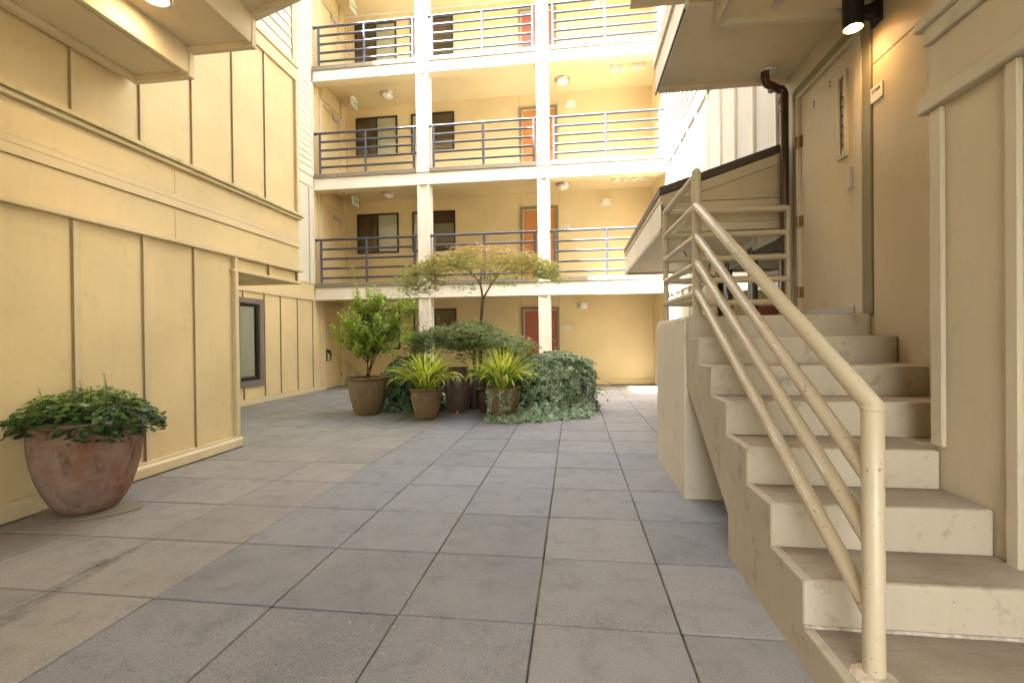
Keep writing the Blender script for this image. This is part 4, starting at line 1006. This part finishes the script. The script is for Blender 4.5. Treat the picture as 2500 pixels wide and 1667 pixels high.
tq = [([(LX+.04, LY+.15, .6), (LX+.02, LY+.1, .85), (LX+.05, LY, 1.0), (LX+.02, LY, 1.12)], .035, .022), ([(LX+.02, LY, 1.1), (LX-.2, LY, 1.25), (LX-.55, LY, 1.33)], .016, .005), ([(LX+.05, LY, 1.08), (LX+.3, LY, 1.16), (LX+.7, LY, 1.17)], .016, .004)]
for k in range(12): tq.append((curve((LX+R.uniform(-.1, .1), LY, 1.1), (LX+R.uniform(-.9, .9), LY+R.uniform(-.5, .4), R.uniform(1.15, 1.35)), (0, 0, .06)), .008, .002))
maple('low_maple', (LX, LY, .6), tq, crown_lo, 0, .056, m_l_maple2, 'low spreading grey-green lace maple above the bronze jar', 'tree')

# striped grasses
def grass(cx, cy, z, label, seed):
    rr = random.Random(seed); t = thing('striped_grass', (cx, cy, z), label, 'ornamental grass', 'fountains of yellow striped grass in brown pots')
    for mi, (nm, mat, n) in enumerate((('blades', m_l_grass, 210), ('green_blades', m_l_grassg, 120))):
        m = MB(); tt = []
        for k in range(n):
            a = rr.uniform(0, 2*PI); lean = rr.random()**.75; L = rr.uniform(.48, .80)*(1.0 if mi == 0 else .92); r = rr.uniform(0, .11); wv = rr.uniform(.009, .016)
            p = Vector((cx+r*math.cos(a), cy+r*math.sin(a), z)); th = .05+lean*.75; droop = rr.uniform(.9, 2.3)*(.4+lean*1.0); tint = rr.random()
            side = Vector((-math.sin(a), math.cos(a), 0)); i0 = len(m.v); N_ = 8; tw = rr.uniform(-.5, .5)
            for s_ in range(N_+1):
                u = s_/N_; ang = th+droop*u*u; wd_ = wv*(1-u**2.5)*(.7+.6*min(1, u*3))+.0006
                sd = side*math.cos(tw*u)+Vector((0, 0, 1))*math.sin(tw*u)
                m.v += [tuple(p-sd*wd_), tuple(p+Vector((0, 0, -.002))), tuple(p+sd*wd_)]; tt += [tint, tint*.8, tint]
                p = p+Vector((math.cos(a)*math.sin(ang), math.sin(a)*math.sin(ang), math.cos(ang)))*(L/N_)
            for s_ in range(N_):
                o = i0+3*s_; m.f += [(o, o+1, o+4, o+3), (o+1, o+2, o+5, o+4)]; m.mi += [0, 0]; m.sm += [True, True]
        m.t = tt; m.build(nm, mat, t)
    return t
grass(P2[0], P2[1], .43, 'arching yellow striped grass in the pot left of the bronze jar', 3)
grass(P4[0]-.02, P4[1], .44, 'arching yellow striped grass in the pot right of the bronze jar, beside the ivy', 5)

# ivy
def ivy(nm, parent, pts, nrm, size, mats, hang=.8):
    P = np.array(pts); Nn = np.array(nrm)+NR.normal(size=P.shape)*.35
    D = NR.normal(size=P.shape)*.55+[0, 0, -hang]; D -= Nn*np.sum(D*Nn, 1, keepdims=True)/np.sum(Nn*Nn, 1, keepdims=True)
    S = NR.uniform(.55, 1.25, len(P))*size
    return scatter(tpl_ivy(), P, D, Nn, S, NR.uniform(0, 1, len(P))).build(nm, mats, parent)
iv = thing('ivy_mound', (-.35, 7.9, 0), 'big mound of variegated ivy spilling over the pavers right of the grasses', 'ivy')
MX, MY = -.36, 7.95
core = MB(); prof = [(.001, .0), (.50, .0), (.54, .3), (.52, .6), (.44, .80), (.25, .88), (.001, .89)]
core.lathe(prof, 0, 0, 24)
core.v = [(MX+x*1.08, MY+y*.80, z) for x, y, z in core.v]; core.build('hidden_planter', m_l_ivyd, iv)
pts = []; nr = []
for k in range(4200):
    a = R.uniform(0, 2*PI); v = R.random()
    if v < .30:
        u = math.sqrt(R.random()); x = .55*u*math.cos(a); y = .55*u*math.sin(a); z = .93-.10*u**3+.05*math.sin(5*x+1)+R.uniform(-.03, .03); n = (x*.5, y*.5, 1)
    else:
        z = R.random()**.8*.88; rr = .60+.045*math.sin(3*a+2*z)+.04*math.sin(7*a+5*z)+R.uniform(-.03, .03); rr *= (1-.25*max(0, (z-.6)/.3)**2)
        if z < .2: rr += .10*(1-z/.2)
        x = rr*math.cos(a); y = rr*math.sin(a); n = (math.cos(a), math.sin(a), .35)
    pts.append((MX+x*1.06, MY+y*.82, max(.015, z))); nr.append(n)
ivy('mound_leaves', iv, pts, nr, .068, [m_l_ivy, m_l_ivyw])
pts = []; nr = []
for k in range(1500):
    u = R.random(); w2 = R.gauss(0, 1)
    x = -1.30+1.58*u; y = 6.98+.46*u+w2*.12-(.16 if .15 < u < .6 else 0); y = max(y, 6.62+.75*max(0, u-.35)); 
    pts.append((x, y, abs(R.gauss(0, .035))+.012+.10*max(0, w2)*.7)); nr.append((R.uniform(-.5, .5), -.5, 1))
ivy('ground_leaves', iv, pts, nr, .064, [m_l_ivy, m_l_ivyw], .1)
pts = []; nr = []; tr = []
for k in range(13):
    a = R.uniform(-1.2, 1.6); q = [Vector((MX+.64*math.cos(a), MY+.5*math.sin(a)-.02, R.uniform(.3, .95)))]
    d = Vector((math.cos(a), math.sin(a)*.6-.15, R.uniform(-.1, .5)))
    for s_ in range(6): q.append(q[-1]+d*.045); d = d+Vector((0, 0, -.22))
    tr.append(([tuple(v) for v in q], .003, .0015))
    for v in q[1:]: pts.append(tuple(v+Vector((R.uniform(-.02, .02), R.uniform(-.02, .02), 0)))); nr.append((.3, -.4, .8))
for k in range(8):
    x = -1.30+R.uniform(0, .42); z = .46; 
    for s_ in range(R.randint(2, 7)): pts.append((x+R.uniform(-.02, .02), 7.1-.262-.004*s_, z-.05*s_)); nr.append((0, -1, .3))
ivy('trailing_leaves', iv, pts, nr, .05, [m_l_ivy, m_l_ivyw]); kind(stems('trailing_stems', iv, tr, m_stem), 'stuff')
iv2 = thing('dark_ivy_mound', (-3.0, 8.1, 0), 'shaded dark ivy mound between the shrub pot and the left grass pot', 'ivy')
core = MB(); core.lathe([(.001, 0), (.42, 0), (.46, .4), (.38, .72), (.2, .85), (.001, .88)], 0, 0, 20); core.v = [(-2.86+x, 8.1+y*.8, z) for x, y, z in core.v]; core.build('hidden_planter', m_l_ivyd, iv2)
pts = []; nr = []
for k in range(1900):
    a = R.uniform(0, 2*PI); z = R.random()*.92; rr = (.52+.04*math.sin(4*a+3*z)+R.uniform(-.05, .05))*(1-.55*max(0, (z-.5)/.42)**1.6)
    if z < .2: rr += .12
    pts.append((-2.86+rr*math.cos(a), 8.1+rr*.85*math.sin(a), max(.02, z))); nr.append((math.cos(a), math.sin(a), .5))
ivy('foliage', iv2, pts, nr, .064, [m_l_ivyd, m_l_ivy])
# pale-leaved small shrub behind the green one, and a sprig tuft
ps = thing('pale_shrub', (-2.55, 8.0, 0), 'small cream-leaved shrub half hidden behind the green shrub near the left column', 'shrub')
Pl = []; Dl = []; Nl = []; Sl = []; Tl = []
for k in range(70):
    c = np.array([-2.55, 7.75, 1.32])+NR.normal(size=3)*[.16, .12, .20]; sprig(c, c+np.array([R.uniform(-.05, .05), 0, .08]), 3, .045, .4)
scatter(tpl_oval(1, .36, .16), np.array(Pl), np.array(Dl), np.array(Nl), np.array(Sl), np.array(Tl)).build('foliage', m_l_pale, ps)
stems('stems', ps, [(curve((-2.6+R.uniform(-.1, .1), 7.85, .0), (-2.55+R.uniform(-.2, .2), 7.78, R.uniform(1.1, 1.5)), (R.uniform(-.05, .05), 0, 0)), .008, .003) for _ in range(7)], m_stemr)

# round-leaved plant in the terracotta pot
na = thing('round_leaf_plant', (BX, BY, .53), 'mass of dark green round leaves with ferny tips filling the terracotta pot', 'plant')
n = 2300; P = np.zeros((n, 3)); Nn = np.zeros((n, 3)); S = np.zeros(n); T_ = np.zeros(n); paths = []
for k in range(n):
    a = R.uniform(0, 2*PI); u = math.sqrt(R.random()); rr = .50*u
    x = rr*math.cos(a); y = rr*math.sin(a)*.82
    if x < -.33: x = -.33+R.uniform(0, .04)
    h = .735+.085*(1-u**2)+.025*math.sin(9*x+2)+.02*math.sin(13*y)+R.uniform(-.08, .05)-(.10*max(0, (u-.62)/.38))
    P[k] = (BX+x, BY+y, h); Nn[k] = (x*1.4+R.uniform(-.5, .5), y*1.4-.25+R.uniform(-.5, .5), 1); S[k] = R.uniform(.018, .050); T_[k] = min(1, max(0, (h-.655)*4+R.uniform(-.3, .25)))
    if k % 6 == 0: paths.append((curve((BX+x*.4, BY+y*.4, .60), (BX+x, BY+y, h), (0, 0, .02), 5), .002, .0015))
D = NR.normal(size=(n, 3))*[1, 1, .2]
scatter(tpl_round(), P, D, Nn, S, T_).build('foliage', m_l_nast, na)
stems('stems', na, paths, m_stem)
Pl = []; Dl = []; Nl = []; Sl = []; Tl = []; paths = []
for x, y, hh in ((.02, -.1, .86), (.10, -.12, .90), (.22, -.05, .88), (.17, .0, .93), (.26, -.1, .87), (-.12, -.2, .84)):
    tip = np.array([BX+x+R.uniform(-.03, .04), BY+y, hh+.06]); b0 = np.array([BX+x, BY+y, .74]); sprig(b0+(tip-b0)*.3, tip, 12, .026, .3); paths.append(([tuple(b0), tuple((b0+tip)/2+[.01, 0, 0]), tuple(tip)], .002, .001))
scatter(tpl_oval(1, .4, .1), np.array(Pl), np.array(Dl), np.array(Nl), np.array(Sl), np.array(Tl)).build('fern_tips', m_l_maple2, na)['kind'] = 'stuff'; kind(stems('tip_stems', na, paths, m_stemr), 'stuff')

# a few fallen leaves on the pavers
kk = NR.uniform(0, 1, (60, 2)); P = np.stack([-2.4+kk[:, 0]*3.0, 1.2+kk[:, 1]**.7*7.5, np.full(60, .004)], 1)
lf = scatter(tpl_oval(1, .4, .15), P, NR.normal(size=(60, 3))*[1, 1, .05], np.tile([0, 0, 1.0], (60, 1)), NR.uniform(.008, .020, 60), NR.uniform(0, 1, 60)).build('leaf_litter', m_l_pale)
tag(lf, 'scattered dry leaf crumbs lying in the joints of the paving', 'leaf litter'); kind(lf, 'stuff')
